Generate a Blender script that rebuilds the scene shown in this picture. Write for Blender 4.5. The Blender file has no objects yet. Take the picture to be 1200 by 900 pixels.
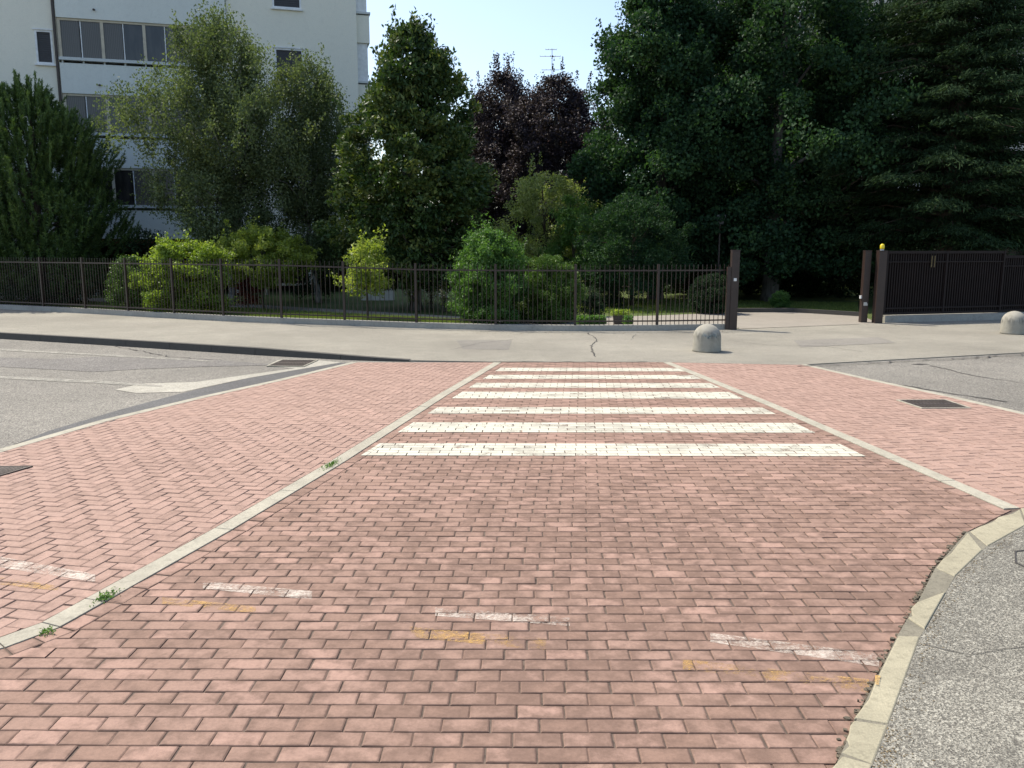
import bpy, bmesh, math, random
import numpy as np
from mathutils import Vector

random.seed(5)
RNG = np.random.default_rng(11)
sc = bpy.context.scene
COL = sc.collection
R = math.radians

# ------------------------------------------------------------------ camera, world, sun
H = 1.95
F = 970.0
PITCH = math.atan((450 - 290) / F)
cam_d = bpy.data.cameras.new('camera')
cam_d.sensor_width = 36.0
cam_d.lens = F / 1200 * 36
cam_d.clip_end = 3000
cam = bpy.data.objects.new('camera', cam_d)
COL.objects.link(cam)
cam.location = (0, 0, H)
cam.rotation_euler = (math.pi / 2 - PITCH, 0, 0)
sc.camera = cam

SUN_EL = R(55)
SUN_DIR = Vector((-0.80 * math.cos(SUN_EL), 0.60 * math.cos(SUN_EL), math.sin(SUN_EL)))   # towards the sun: left, beyond the fence
world = bpy.data.worlds.new('World')
sc.world = world
world.use_nodes = True
wt = world.node_tree
wt.nodes.clear()
wo = wt.nodes.new('ShaderNodeOutputWorld')
wb = wt.nodes.new('ShaderNodeBackground')
ws = wt.nodes.new('ShaderNodeTexSky')
ws.sky_type = 'NISHITA'
ws.sun_disc = False
ws.sun_elevation = SUN_EL
ws.sun_rotation = math.atan2(SUN_DIR.x, SUN_DIR.y)
ws.altitude = 120
ws.air_density = 1.0
ws.dust_density = 2.0
ws.ozone_density = 1.0
wb.inputs['Strength'].default_value = 0.13
wt.links.new(ws.outputs[0], wb.inputs[0])
wt.links.new(wb.outputs[0], wo.inputs[0])
sun_d = bpy.data.lights.new('sun', 'SUN')
sun_d.energy = 3.3
sun_d.angle = R(0.53)
sun_d.color = (1.0, 0.93, 0.81)
sun = bpy.data.objects.new('sun', sun_d)
COL.objects.link(sun)
sun.rotation_euler = SUN_DIR.to_track_quat('Z', 'Y').to_euler()
sun.location = (-10, 10, 30)
sc.view_settings.view_transform = 'Standard'
sc.view_settings.look = 'None'
sc.view_settings.exposure = 0.88
sc.view_settings.gamma = 1.0
sc.view_settings.use_curve_mapping = False
sc.cycles.max_bounces = 6
sc.cycles.diffuse_bounces = 3
sc.cycles.glossy_bounces = 2
sc.cycles.transmission_bounces = 3
sc.cycles.transparent_max_bounces = 8

# ------------------------------------------------------------------ where a sight line meets a level
CP, SP = math.cos(PITCH), math.sin(PITCH)
def ray(x, y):
    u = (x - 600) / F; v = (450 - y) / F
    return u, CP + v * SP, -SP + v * CP
def P(x, y, z=0.0):
    a, b, c = ray(x, y); t = (z - H) / c
    return Vector((a * t, b * t, z))
def D(x, y, Y):
    a, b, c = ray(x, y); t = Y / b
    return Vector((a * t, Y, H + c * t))

# ------------------------------------------------------------------ object helpers
def tag(o, label=None, cat=None, group=None, kind=None):
    if label: o['label'] = label
    if cat: o['category'] = cat
    if group: o['group'] = group
    if kind: o['kind'] = kind
    return o
def empty(name, loc, rz=0.0, label=None, cat=None, group=None):
    o = bpy.data.objects.new(name, None); COL.objects.link(o)
    o.location = loc; o.rotation_euler = (0, 0, rz); o.empty_display_size = 0.2
    return tag(o, label, cat, group)
def link_mesh(name, me, mat, parent=None, smooth=False):
    if mat:
        for m in (mat if isinstance(mat, (list, tuple)) else [mat]): me.materials.append(m)
    if smooth: me.polygons.foreach_set('use_smooth', [True] * len(me.polygons))
    o = bpy.data.objects.new(name, me); COL.objects.link(o)
    if parent: o.parent = parent
    return o
class MB:
    """collects simple shapes into one mesh"""
    def __init__(s): s.v = []; s.f = []; s.m = []
    def add(s, vs, fs, mi=0):
        n = len(s.v); s.v += [tuple(v) for v in vs]; s.f += [tuple(i + n for i in f) for f in fs]; s.m += [mi] * len(fs)
    def hexa(s, b, t, mi=0):          # four base points, four top points (ccw from above)
        s.add(list(b) + list(t), [(3, 2, 1, 0), (4, 5, 6, 7), (0, 1, 5, 4), (1, 2, 6, 5), (2, 3, 7, 6), (3, 0, 4, 7)], mi)
    def box(s, x0, x1, y0, y1, z0, z1, mi=0):
        s.hexa([(x0, y0, z0), (x1, y0, z0), (x1, y1, z0), (x0, y1, z0)], [(x0, y0, z1), (x1, y0, z1), (x1, y1, z1), (x0, y1, z1)], mi)
    def prism(s, poly, z0, z1, mi=0):
        n = len(poly)
        s.add([(p[0], p[1], z0) for p in poly] + [(p[0], p[1], z1) for p in poly],
              [tuple(range(n - 1, -1, -1)), tuple(range(n, 2 * n))] + [(i, (i + 1) % n, n + (i + 1) % n, n + i) for i in range(n)], mi)
    def tube(s, pts, rads, seg=8, cap=True, mi=0):
        pts = [Vector(p) for p in pts]; base = len(s.v); rings = []
        for i, p in enumerate(pts):
            d = (pts[min(i + 1, len(pts) - 1)] - pts[max(i - 1, 0)]).normalized()
            a = d.orthogonal().normalized() if abs(d.z) < 0.95 else Vector((1, 0, 0)).cross(d).normalized()
            if i and rings: a = (pa - d * pa.dot(d)).normalized()
            pa = a; b = d.cross(a)
            rings.append([p + (a * math.cos(k * 2 * math.pi / seg) + b * math.sin(k * 2 * math.pi / seg)) * rads[i] for k in range(seg)])
        vs = [v for r in rings for v in r]; fs = []
        for i in range(len(rings) - 1):
            for k in range(seg):
                k2 = (k + 1) % seg
                fs.append((i * seg + k, i * seg + k2, (i + 1) * seg + k2, (i + 1) * seg + k))
        if cap:
            fs.append(tuple(range(seg - 1, -1, -1))); fs.append(tuple((len(rings) - 1) * seg + k for k in range(seg)))
        s.add(vs, fs, mi)
    def lathe(s, prof, c=(0, 0, 0), seg=24, mi=0):
        vs = []; fs = []; n = len(prof)
        for r, z in prof:
            for k in range(seg):
                a = k * 2 * math.pi / seg; vs.append((c[0] + r * math.cos(a), c[1] + r * math.sin(a), c[2] + z))
        for i in range(n - 1):
            for k in range(seg):
                k2 = (k + 1) % seg; fs.append((i * seg + k, i * seg + k2, (i + 1) * seg + k2, (i + 1) * seg + k))
        fs.append(tuple(range(seg - 1, -1, -1))); fs.append(tuple((n - 1) * seg + k for k in range(seg)))
        s.add(vs, fs, mi)
    def build(s, name, mat, parent=None, smooth=False, bevel=0.0, at=None):
        me = bpy.data.meshes.new(name)
        vs = s.v
        if at is not None: vs = [(v[0] - at[0], v[1] - at[1], v[2] - at[2]) for v in vs]
        me.from_pydata(vs, [], s.f)
        if any(s.m): me.polygons.foreach_set('material_index', s.m)
        o = link_mesh(name, me, mat, parent, smooth)
        if at is not None: o.location = at
        if bevel:
            bv = o.modifiers.new('bevel', 'BEVEL'); bv.width = bevel; bv.segments = 2; bv.limit_method = 'ANGLE'; bv.angle_limit = R(40)
        return o
def struct(o): return tag(o, kind='structure')

# ------------------------------------------------------------------ materials
class NT:
    def __init__(s, name):
        s.mat = bpy.data.materials.new(name); s.mat.use_nodes = True
        s.t = s.mat.node_tree; s.t.nodes.clear()
        s.out = s.t.nodes.new('ShaderNodeOutputMaterial')
    def n(s, typ, **kw):
        o = s.t.nodes.new(typ)
        for k, v in kw.items(): setattr(o, k, v)
        return o
    def L(s, a, b): s.t.links.new(a, b)
    def set(s, sock, v):
        if hasattr(v, 'is_output') or hasattr(v, 'links'): s.L(v, sock)
        else:
            if isinstance(v, (tuple, list)) and len(v) == 3 and sock.type == 'RGBA': v = (*v, 1)
            sock.default_value = v
    def pos(s, scale=(1, 1, 1), rot=(0, 0, 0), obj=False):
        m = s.n('ShaderNodeMapping'); m.inputs['Scale'].default_value = scale; m.inputs['Rotation'].default_value = rot
        if obj: s.L(s.n('ShaderNodeTexCoord').outputs['Object'], m.inputs[0])
        else: s.L(s.n('ShaderNodeNewGeometry').outputs['Position'], m.inputs[0])
        return m.outputs[0]
    def noise(s, vec, scale, detail=4, rough=0.55, dist=0.0):
        o = s.n('ShaderNodeTexNoise'); s.L(vec, o.inputs['Vector'])
        o.inputs['Scale'].default_value = scale; o.inputs['Detail'].default_value = detail; o.inputs['Roughness'].default_value = rough
        o.inputs['Distortion'].default_value = dist
        return o.outputs['Fac']
    def voro(s, vec, scale, out='Distance', feature='F1'):
        o = s.n('ShaderNodeTexVoronoi'); o.feature = feature; s.L(vec, o.inputs['Vector']); o.inputs['Scale'].default_value = scale
        return o.outputs[out]
    def ramp(s, fac, stops, interp='LINEAR'):
        o = s.n('ShaderNodeValToRGB'); o.color_ramp.interpolation = interp
        e = o.color_ramp.elements
        while len(e) < len(stops): e.new(0.5)
        for i, (p, c) in enumerate(stops):
            e[i].position = p; e[i].color = (*c, 1) if isinstance(c, (tuple, list)) else (c, c, c, 1)
        s.L(fac, o.inputs[0]); return o.outputs[0]
    def mix(s, fac, a, b, mode='MIX'):
        o = s.n('ShaderNodeMix'); o.data_type = 'RGBA'; o.blend_type = mode
        s.set(o.inputs['Factor'], fac); s.set(o.inputs['A'], a); s.set(o.inputs['B'], b)
        return o.outputs['Result']
    def math(s, op, a, b=0.0, clamp=False):
        o = s.n('ShaderNodeMath'); o.operation = op; o.use_clamp = clamp
        s.set(o.inputs[0], a); s.set(o.inputs[1], b); return o.outputs[0]
    def attr(s, name, out='Fac'):
        o = s.n('ShaderNodeAttribute'); o.attribute_name = name; return o.outputs[out]
    def bump(s, h, strength=0.3, dist=0.01):
        o = s.n('ShaderNodeBump'); o.inputs['Strength'].default_value = strength; o.inputs['Distance'].default_value = dist
        s.L(h, o.inputs['Height']); return o.outputs[0]
    def bsdf(s, col, rough=0.8, normal=None, metal=0.0, spec=0.5, alpha=None):
        o = s.n('ShaderNodeBsdfPrincipled')
        s.set(o.inputs['Base Color'], col); s.set(o.inputs['Roughness'], rough); s.set(o.inputs['Metallic'], metal)
        s.set(o.inputs['Specular IOR Level'], spec)
        if normal is not None: s.L(normal, o.inputs['Normal'])
        if alpha is not None: s.set(o.inputs['Alpha'], alpha)
        return o.outputs[0]
    def done(s, sh): s.L(sh, s.out.inputs[0]); return s.mat

def m_asphalt(name, base, speck=0.5, coarse=110, tint=(1, 1, 1), stony=False):
    t = NT(name); p = t.pos()
    big = t.noise(p, 0.35, 5, 0.6); mid = t.noise(p, 3.0, 5, 0.65); fine = t.noise(p, coarse, 3, 0.7)
    c = t.ramp(big, [(0.3, tuple(base * 0.78 * k for k in tint)), (0.7, tuple(base * 1.18 * k for k in tint))])
    c = t.mix(t.ramp(mid, [(0.35, 0.0), (0.75, 0.35)]), c, tuple(base * 0.6 * k for k in tint))
    vc = t.voro(p, coarse, 'Color'); st = t.ramp(vc, [(0.15, 1 - speck), (0.5, 1.0), (0.9, 1 + speck * 1.6)])
    c = t.mix(1.0, c, st, 'MULTIPLY')
    if stony:      # single pale and dark aggregate grains and old dirt blotches
        v2 = t.voro(p, coarse * .62, 'Color'); c = t.mix(t.ramp(v2, [(0.80, 0.0), (0.84, 0.75)]), c, (0.42, 0.40, 0.33)); 
        v3 = t.voro(t.pos((1, 1, 1), (0, 0, .7)), coarse * .8, 'Color'); c = t.mix(t.ramp(v3, [(0.76, 0.0), (0.82, 0.8)]), c, (0.10, 0.09, 0.075))
        c = t.mix(t.ramp(t.noise(p, 1.7, 6, 0.7, .6), [(0.50, 0.0), (0.68, 0.55)]), c, (0.085, 0.078, 0.065))
    h = t.math('ADD', fine, t.voro(p, coarse))
    return t.done(t.bsdf(c, 0.88, t.bump(h, 0.6, 0.006), spec=0.35))
def m_plain(name, col, rough=0.5, metal=0.0, var=0.15, scale=6.0, bump=0.05, spec=0.5):
    t = NT(name); p = t.pos()
    n = t.noise(p, scale, 5, 0.6)
    c = t.mix(t.ramp(n, [(0.3, 0.0), (0.75, 1.0)]), tuple(k * (1 - var) for k in col), tuple(min(1, k * (1 + var)) for k in col))
    return t.done(t.bsdf(c, rough, t.bump(t.noise(p, scale * 8, 3), bump, 0.01), metal, spec))
def m_concrete(name, col, dirt=0.35, scale=1.0, streak=False):
    t = NT(name); p = t.pos(); pz = t.pos((1, 1, 0.15)) if streak else p
    n1 = t.noise(pz, 1.6 * scale, 6, 0.65); n2 = t.noise(p, 14 * scale, 5, 0.7); n3 = t.noise(p, 90, 3, 0.7)
    c = t.mix(t.ramp(n1, [(0.35, 0.0), (0.75, dirt)]), col, tuple(k * 0.5 for k in col))
    c = t.mix(t.ramp(n2, [(0.5, 0.0), (0.72, dirt)]), c, tuple(k * 0.45 for k in col))
    c = t.mix(1.0, c, t.ramp(n3, [(0.3, 0.86), (0.7, 1.1)]), 'MULTIPLY')
    return t.done(t.bsdf(c, 0.9, t.bump(t.math('ADD', n2, n3), 0.4, 0.006), spec=0.3))
def m_brick(name, cols, dirt=0.75):
    t = NT(name); p = t.pos()
    rnd = t.attr('rnd'); uv = t.n('ShaderNodeAttribute'); uv.attribute_name = 'buv'
    sx = t.n('ShaderNodeSeparateXYZ'); t.L(uv.outputs['Vector'], sx.inputs[0])
    c = t.ramp(rnd, [(0.0, cols[0]), (0.35, cols[1]), (0.7, cols[2]), (1.0, cols[3])])
    # dark grime creeping in from the brick's edges, broken by noise
    ax = t.math('MULTIPLY', t.math('ABSOLUTE', t.math('SUBTRACT', sx.outputs[0], 0.5)), 2.0)
    ay = t.math('MULTIPLY', t.math('ABSOLUTE', t.math('SUBTRACT', sx.outputs[1], 0.5)), 2.0)
    e = t.math('MAXIMUM', t.math('POWER', ax, 7.0), t.math('POWER', ay, 4.0))
    w = t.n('ShaderNodeVectorMath'); w.operation = 'ADD'
    t.L(p, w.inputs[0]); cmb = t.n('ShaderNodeCombineXYZ'); t.L(t.math('MULTIPLY', rnd, 37.0), cmb.inputs[2]); t.L(cmb.outputs[0], w.inputs[1])
    nb = t.noise(w.outputs[0], 9.0, 5, 0.6); nf = t.noise(p, 60, 4, 0.7); big = t.noise(p, 0.5, 5, 0.62); mid = t.noise(p, 2.2, 4, 0.6)
    g = t.math('ADD', t.math('MULTIPLY', e, 0.60), t.math('MULTIPLY', t.math('SUBTRACT', nb, 0.45), 3.6))
    g = t.math('ADD', g, t.math('MULTIPLY', t.math('SUBTRACT', big, 0.5), 1.3))
    g = t.math('ADD', g, t.math('MULTIPLY', t.math('SUBTRACT', mid, 0.5), 0.9))
    # a broad oval in the near middle gets an extra share of the dark tone
    sp = t.n('ShaderNodeSeparateXYZ'); t.L(p, sp.inputs[0])
    dx = t.math('MULTIPLY', t.math('SUBTRACT', sp.outputs[0], 0.6), 0.30); dy = t.math('MULTIPLY', t.math('SUBTRACT', sp.outputs[1], 4.2), 0.22)
    rr = t.math('ADD', t.math('POWER', t.math('ABSOLUTE', dx), 2.0), t.math('POWER', t.math('ABSOLUTE', dy), 2.0))
    g = t.math('ADD', g, t.math('MULTIPLY', t.math('SUBTRACT', 0.55, rr, True), 0.75))
    gm = t.math('MULTIPLY', t.ramp(g, [(0.12, 0.0), (0.95, 1.0)]), dirt)
    c = t.mix(gm, c, tuple(k * 0.58 for k in (cols[1][0] * 1.0, cols[1][1] * 0.98, cols[1][2] * 0.96)))
    c = t.mix(1.0, c, t.ramp(nf, [(0.3, 0.86), (0.7, 1.12)]), 'MULTIPLY')
    h = t.math('ADD', nf, t.noise(p, 240, 3, 0.7))
    return t.done(t.bsdf(c, 0.86, t.bump(h, 0.35, 0.003), spec=0.3))
def m_paint(name, col, lo, hi, grime=0.4, scale=7.0):
    t = NT(name); p = t.pos()
    n = t.math('ADD', t.math('MULTIPLY', t.noise(p, scale, 5, 0.7), 0.6), t.math('MULTIPLY', t.noise(p, scale * 8, 4, 0.75), 0.4))
    n = t.math('SUBTRACT', n, t.math('MULTIPLY', t.math('SUBTRACT', t.attr('wear'), 0.45), 0.16))
    a = t.ramp(n, [(lo, 0.0), (hi, 1.0)])
    g = t.noise(p, 2.2, 5, 0.65)
    c = t.mix(t.ramp(t.math('ADD', g, t.math('MULTIPLY', t.math('SUBTRACT', t.attr('wear'), 0.45), 0.25)), [(0.45, 0.0), (0.68, grime)]), col, (0.30, 0.27, 0.22))
    return t.done(t.bsdf(c, 0.7, alpha=a, spec=0.35))
def m_leaf(name, c0, c1, c2, trans=0.35, gloss=0.35, rough=0.5):
    t = NT(name)
    tint = t.attr('tint')
    c = t.ramp(tint, [(0.0, c0), (0.5, c1), (1.0, c2)])
    pb = t.bsdf(c, rough, spec=gloss)
    tr = t.n('ShaderNodeBsdfTranslucent'); t.L(t.mix(1.0, c, (1.25, 1.35, 0.55), 'MULTIPLY'), tr.inputs[0])
    mx = t.n('ShaderNodeMixShader'); mx.inputs[0].default_value = trans
    t.L(pb, mx.inputs[1]); t.L(tr.outputs[0], mx.inputs[2])
    return t.done(mx.outputs[0])
def m_bark(name, col, dark=(0.03, 0.025, 0.02), amt=0.6):
    t = NT(name); p = t.pos((1, 1, 0.25)); n = t.noise(p, 9, 6, 0.7)
    c = t.mix(t.ramp(n, [(0.4, 0.0), (0.6, amt)]), col, dark)
    return t.done(t.bsdf(c, 0.9, t.bump(n, 0.7, 0.03), spec=0.2))
def m_glass(name, col, rough=0.08, var=0.5):
    t = NT(name); p = t.pos((3, 3, 0.6)); n = t.noise(p, 2.0, 3)
    c = t.mix(t.ramp(n, [(0.4, 0.0), (0.6, 1.0)]), tuple(k * (1 - var) for k in col), col)
    return t.done(t.bsdf(c, rough, spec=0.6))
def m_curtain(name, col):
    t = NT(name); p = t.pos(); w = t.n('ShaderNodeTexWave'); t.L(p, w.inputs[0]); w.inputs['Scale'].default_value = 5.0; w.inputs['Distortion'].default_value = 2.5
    c = t.mix(w.outputs['Fac'], tuple(k * 0.6 for k in col), col)
    return t.done(t.bsdf(c, 0.25, spec=0.5))

M = {}
M['road'] = m_asphalt('road asphalt', 0.195, 0.5, 90, (1.0, 0.93, 0.79))
M['road2'] = m_asphalt('older road asphalt', 0.165, 0.5, 90, (1.0, 0.935, 0.84))
M['near_asphalt'] = m_asphalt('coarse pale asphalt', 0.215, 0.55, 150, (1.0, 0.94, 0.77), True)
M['sidewalk'] = m_asphalt('worn smooth asphalt', 0.262, 0.22, 130, (1.0, 0.925, 0.75))
M['sidewalk2'] = m_asphalt('patched smooth asphalt', 0.225, 0.2, 130, (1.0, 0.925, 0.79))
M['drive'] = m_concrete('driveway concrete', (0.30, 0.27, 0.225), 0.3)
M['sand'] = m_plain('joint sand', (0.105, 0.076, 0.058), 0.95, var=0.5, scale=25)
BC = [(0.238, 0.150, 0.111), (0.270, 0.173, 0.131), (0.295, 0.190, 0.146), (0.35, 0.222, 0.172)]
M['brick'] = m_brick('red paver', BC, 0.85)
M['brick_side'] = m_brick('pink paver', [(0.325, 0.212, 0.166), (0.34, 0.224, 0.176), (0.35, 0.232, 0.184), (0.375, 0.246, 0.194)], 0.6)
M['strip'] = m_concrete('pale concrete strip', (0.41, 0.38, 0.30), 0.55, 1.5)
M['kerb'] = m_concrete('yellowish kerb stone', (0.37, 0.335, 0.235), 0.55, 1.6)
M['kerb_fill'] = m_concrete('crumbling mortar', (0.22, 0.20, 0.15), 0.7, 3.0)
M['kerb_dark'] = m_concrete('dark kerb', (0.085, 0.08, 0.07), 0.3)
M['plinth'] = m_concrete('grey plinth', (0.38, 0.365, 0.32), 0.5)
M['dirt'] = m_plain('crumbled edge dirt', (0.12, 0.10, 0.07), 0.95, var=0.5, scale=30, bump=0.6)
M['crack'] = m_plain('crack', (0.05, 0.045, 0.04), 0.95, var=0.3, scale=20)
M['patch'] = m_asphalt('pale road patch', 0.37, 0.25, 90, (1.0, 0.94, 0.78))
M['tar'] = m_asphalt('dark asphalt band', 0.105, 0.3, 110, (1.0, 0.98, 0.95))
M['white_paint'] = m_paint('crossing paint', (0.54, 0.52, 0.42), 0.33, 0.44, 0.7)
M['faint_white'] = m_paint('worn white paint', (0.58, 0.50, 0.42), 0.41, 0.68, 0.2, 6)
M['faint_yellow'] = m_paint('worn yellow paint', (0.50, 0.30, 0.09), 0.46, 0.70, 0.2, 7)
M['faint_line'] = m_paint('ghost of a road line', (0.30, 0.285, 0.24), 0.40, 0.66, 0.2, 6)
M['iron'] = m_plain('cast iron', (0.075, 0.06, 0.05), 0.6, 0.3, 0.3, 20, 0.3)
M['brass'] = m_plain('dull brass', (0.12, 0.085, 0.03), 0.6)
M['black'] = m_plain('dark pit', (0.008, 0.008, 0.008), 0.95)
M['fence'] = m_plain('brown fence paint', (0.034, 0.020, 0.016), 0.42, 0.0, 0.2, 8)
M['gate'] = m_plain('dark brown gate paint', (0.017, 0.011, 0.010), 0.6, 0.0, 0.2, 5, spec=0.2)
M['steel'] = m_plain('galvanised steel', (0.42, 0.43, 0.44), 0.4, 0.6)
M['lamp_grey'] = m_plain('grey lamp head', (0.10, 0.105, 0.11), 0.6)
M['white_plastic'] = m_plain('white plastic', (0.7, 0.7, 0.68), 0.5)
M['yellow'] = m_plain('yellow plastic', (0.80, 0.62, 0.02), 0.3, var=0.05)
M['wall'] = m_concrete('cream render', (0.80, 0.765, 0.64), 0.10, 0.4, True)
M['wall2'] = m_concrete('pale render', (0.66, 0.60, 0.56), 0.10, 0.4, True)
M['balcony'] = m_concrete('pale blue render', (0.70, 0.715, 0.655), 0.14, 0.5, True)
M['slab'] = m_concrete('slab edge', (0.60, 0.62, 0.60), 0.2, 0.5)
M['frame'] = m_plain('white window frame', (0.72, 0.72, 0.70), 0.5)
M['beige'] = m_plain('beige post', (0.50, 0.44, 0.33), 0.6)
M['pane'] = m_glass('window glass', (0.040, 0.036, 0.032))
M['curtain'] = m_curtain('curtain behind glass', (0.11, 0.10, 0.088))
M['shutter'] = m_plain('dark blind', (0.035, 0.033, 0.036), 0.5)
M['redbox'] = m_plain('red brown panel', (0.14, 0.04, 0.03), 0.6)
M['brickwall'] = m_plain('terracotta', (0.30, 0.14, 0.09), 0.8)
def m_bollard():
    t = NT('bollard concrete'); p = t.pos(obj=True); s = t.n('ShaderNodeSeparateXYZ'); t.L(p, s.inputs[0])
    n = t.noise(p, 9, 6, 0.7); n2 = t.noise(t.pos((1, 1, 0.3), obj=True), 14, 5, 0.7)
    c = t.mix(t.ramp(n, [(0.4, 0.0), (0.7, 0.5)]), (0.34, 0.32, 0.265), (0.20, 0.185, 0.14))
    band = t.math('SUBTRACT', 1.0, t.math('MULTIPLY', t.math('ABSOLUTE', t.math('SUBTRACT', s.outputs[2], 0.31)), 9.0), True)
    c = t.mix(t.math('MULTIPLY', band, t.ramp(n2, [(0.42, 0.0), (0.6, 0.8)])), c, (0.09, 0.09, 0.08))
    return t.done(t.bsdf(c, 0.9, t.bump(t.noise(p, 60, 4), 0.4, 0.008), spec=0.3))
M['bollard'] = m_bollard()
def m_graffiti():
    t = NT('faded blue spray paint'); p = t.pos()
    return t.done(t.bsdf((0.10, 0.24, 0.30), 0.8, alpha=t.ramp(t.noise(p, 30, 4), [(0.4, 0.0), (0.6, 0.45)])))
M['spray'] = m_graffiti()
def m_grass():
    t = NT('lawn'); p = t.pos(); n = t.noise(p, 0.8, 5); f = t.noise(p, 40, 4, 0.7)
    c = t.mix(t.ramp(n, [(0.35, 0.0), (0.65, 1.0)]), (0.075, 0.11, 0.03), (0.12, 0.15, 0.045))
    c = t.mix(1.0, c, t.ramp(f, [(0.3, 0.6), (0.7, 1.3)]), 'MULTIPLY')
    return t.done(t.bsdf(c, 0.9, t.bump(f, 0.8, 0.05), spec=0.2))
M['lawn'] = m_grass()
M['earth'] = m_plain('far ground', (0.10, 0.11, 0.06), 0.95, var=0.3, scale=0.5)

# ------------------------------------------------------------------ ground
ZS = 0.016
def zs(x):                                     # level of the far pavement: raised on the left, flush from the crossing on
    if x < 330: return 0.125
    if x > 500: return ZS
    return 0.125 + (ZS - 0.125) * (x - 330) / 170
def sheet(name, poly, z, mat, sub=False):
    me = bpy.data.meshes.new(name)
    me.from_pydata([(p[0], p[1], z if z is not None else p[2]) for p in poly], [], [tuple(range(len(poly)))])
    o = link_mesh(name, me, mat)
    return o
me_g = sheet('ground', [(-600, -200), (600, -200), (600, 1500), (-600, 1500)], -0.06, M['earth']); struct(me_g)
struct(sheet('road', [(-60, -8), (60, -8), (60, 30), (-60, 30)], 0.0, M['road']))

# near edge and far edge of the far pavement (image station, then true level)
near_e = [(-900, 345), (-500, 366), (-200, 384), (0, 397), (100, 403), (200, 409.5), (300, 416), (400, 421.5), (440, 423), (480, 424), (585, 425), (778, 425.5), (935, 428.5), (1060, 421.5), (1200, 414), (1500, 400), (2000, 384)]
def near_top(x, y):
    z = zs(x); g = P(x, y, 0); return Vector((g.x, g.y, z))
fence_px = [(-600, 335), (-300, 346), (-130, 355), (-5, 362), (48, 364.5), (97, 367), (147, 370), (201, 373), (259, 376), (328, 379), (403, 381.5), (487, 384.5), (580, 387), (674, 388), (771, 387.5), (858, 386)]
fence_w = [P(x, y, zs(x)) for x, y in fence_px]
far_extra = [P(1020, 379, ZS), P(1200, 374, ZS), P(1500, 366, ZS), P(2000, 355, ZS)]
def walk():
    mb = MB()
    A = [near_top(x, y) for x, y in near_e]
    Fp = fence_w + far_extra
    # split by resampling both edges at matching X stations
    xs = sorted(set([round(a.x, 3) for a in A] + [round(f.x, 3) for f in Fp if A[0].x < f.x < A[-1].x]))
    def samp(pl, x):
        for a, b in zip(pl, pl[1:]):
            if a.x <= x <= b.x: return a.lerp(b, (x - a.x) / max(1e-6, b.x - a.x))
        return pl[0] if x < pl[0].x else pl[-1]
    lo = max(A[0].x, Fp[0].x); hi = min(A[-1].x, Fp[-1].x)
    xs = [x for x in xs if lo <= x <= hi]
    vs = []; fs = []
    for x in xs:
        a = samp(A, x); f = samp(Fp, x); f = f + Vector((0, 0.12, 0))
        vs += [(x, a.y, -0.02), (x, a.y, a.z), (x, f.y, f.z)]
    for i in range(len(xs) - 1):
        b = i * 3
        fs += [(b + 3, b + 4, b + 1, b), (b + 4, b + 5, b + 2, b + 1)]
    mb.add(vs, fs)
    return struct(mb.build('pavement', M['sidewalk']))
walk()
# kerb stones along the raised stretch
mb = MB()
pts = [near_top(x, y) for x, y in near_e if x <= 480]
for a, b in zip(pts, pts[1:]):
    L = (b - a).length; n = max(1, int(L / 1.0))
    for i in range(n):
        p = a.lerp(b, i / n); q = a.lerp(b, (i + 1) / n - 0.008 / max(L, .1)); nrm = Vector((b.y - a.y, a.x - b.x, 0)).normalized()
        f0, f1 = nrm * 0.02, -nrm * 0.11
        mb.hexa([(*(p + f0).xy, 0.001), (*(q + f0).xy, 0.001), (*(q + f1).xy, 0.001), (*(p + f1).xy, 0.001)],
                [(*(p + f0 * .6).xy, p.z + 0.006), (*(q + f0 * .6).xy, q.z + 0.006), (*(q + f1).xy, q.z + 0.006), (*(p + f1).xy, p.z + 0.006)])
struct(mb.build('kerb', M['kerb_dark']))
# garden ground beyond the fence
gp = [(f.x, f.y + 0.10) for f in fence_w] + [(far_extra[0].x, far_extra[0].y + .1)] + [(f.x, f.y + 0.10) for f in far_extra[1:]] + [(90, 140), (-90, 140)]
def garden():
    bm = bmesh.new(); 
    vs = [bm.verts.new((x, y, 0.008)) for x, y in gp]
    bm.faces.new(vs); bmesh.ops.triangulate(bm, faces=bm.faces[:])
    me = bpy.data.meshes.new('lawn'); bm.to_mesh(me); bm.free()
    return struct(link_mesh('lawn', me, M['lawn']))
garden()
# raised lawn on the left follows the raised pavement
path_far = [(-200, 345), (0, 348), (100, 349), (200, 352), (300, 357), (420, 364), (540, 371), (620, 372.5), (760, 370), (860, 366), (930, 366), (1012, 371)]
path_near = [(1030, 379), (858, 384.5), (771, 385), (674, 385), (600, 384), (540, 379), (430, 372.5), (300, 366), (200, 360.5), (100, 356.5), (0, 354), (-200, 350)]
struct(sheet('garden_path', [P(x, y, 0.02) for x, y in path_far + path_near], 0.02, M['drive']))
mb = MB()
kp = [P(x, y, 0.02) for x, y in [(860, 366), (930, 366), (1012, 371)]]
for a, b in zip(kp, kp[1:]):
    d = Vector((0, .14, 0)); mb.hexa([a, b, b + d, a + d], [a + Vector((0, 0, .12)), b + Vector((0, 0, .12)), b + d + Vector((0, 0, .12)), a + d + Vector((0, 0, .12))])
struct(mb.build('garden_kerb', M['kerb_dark']))

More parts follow.
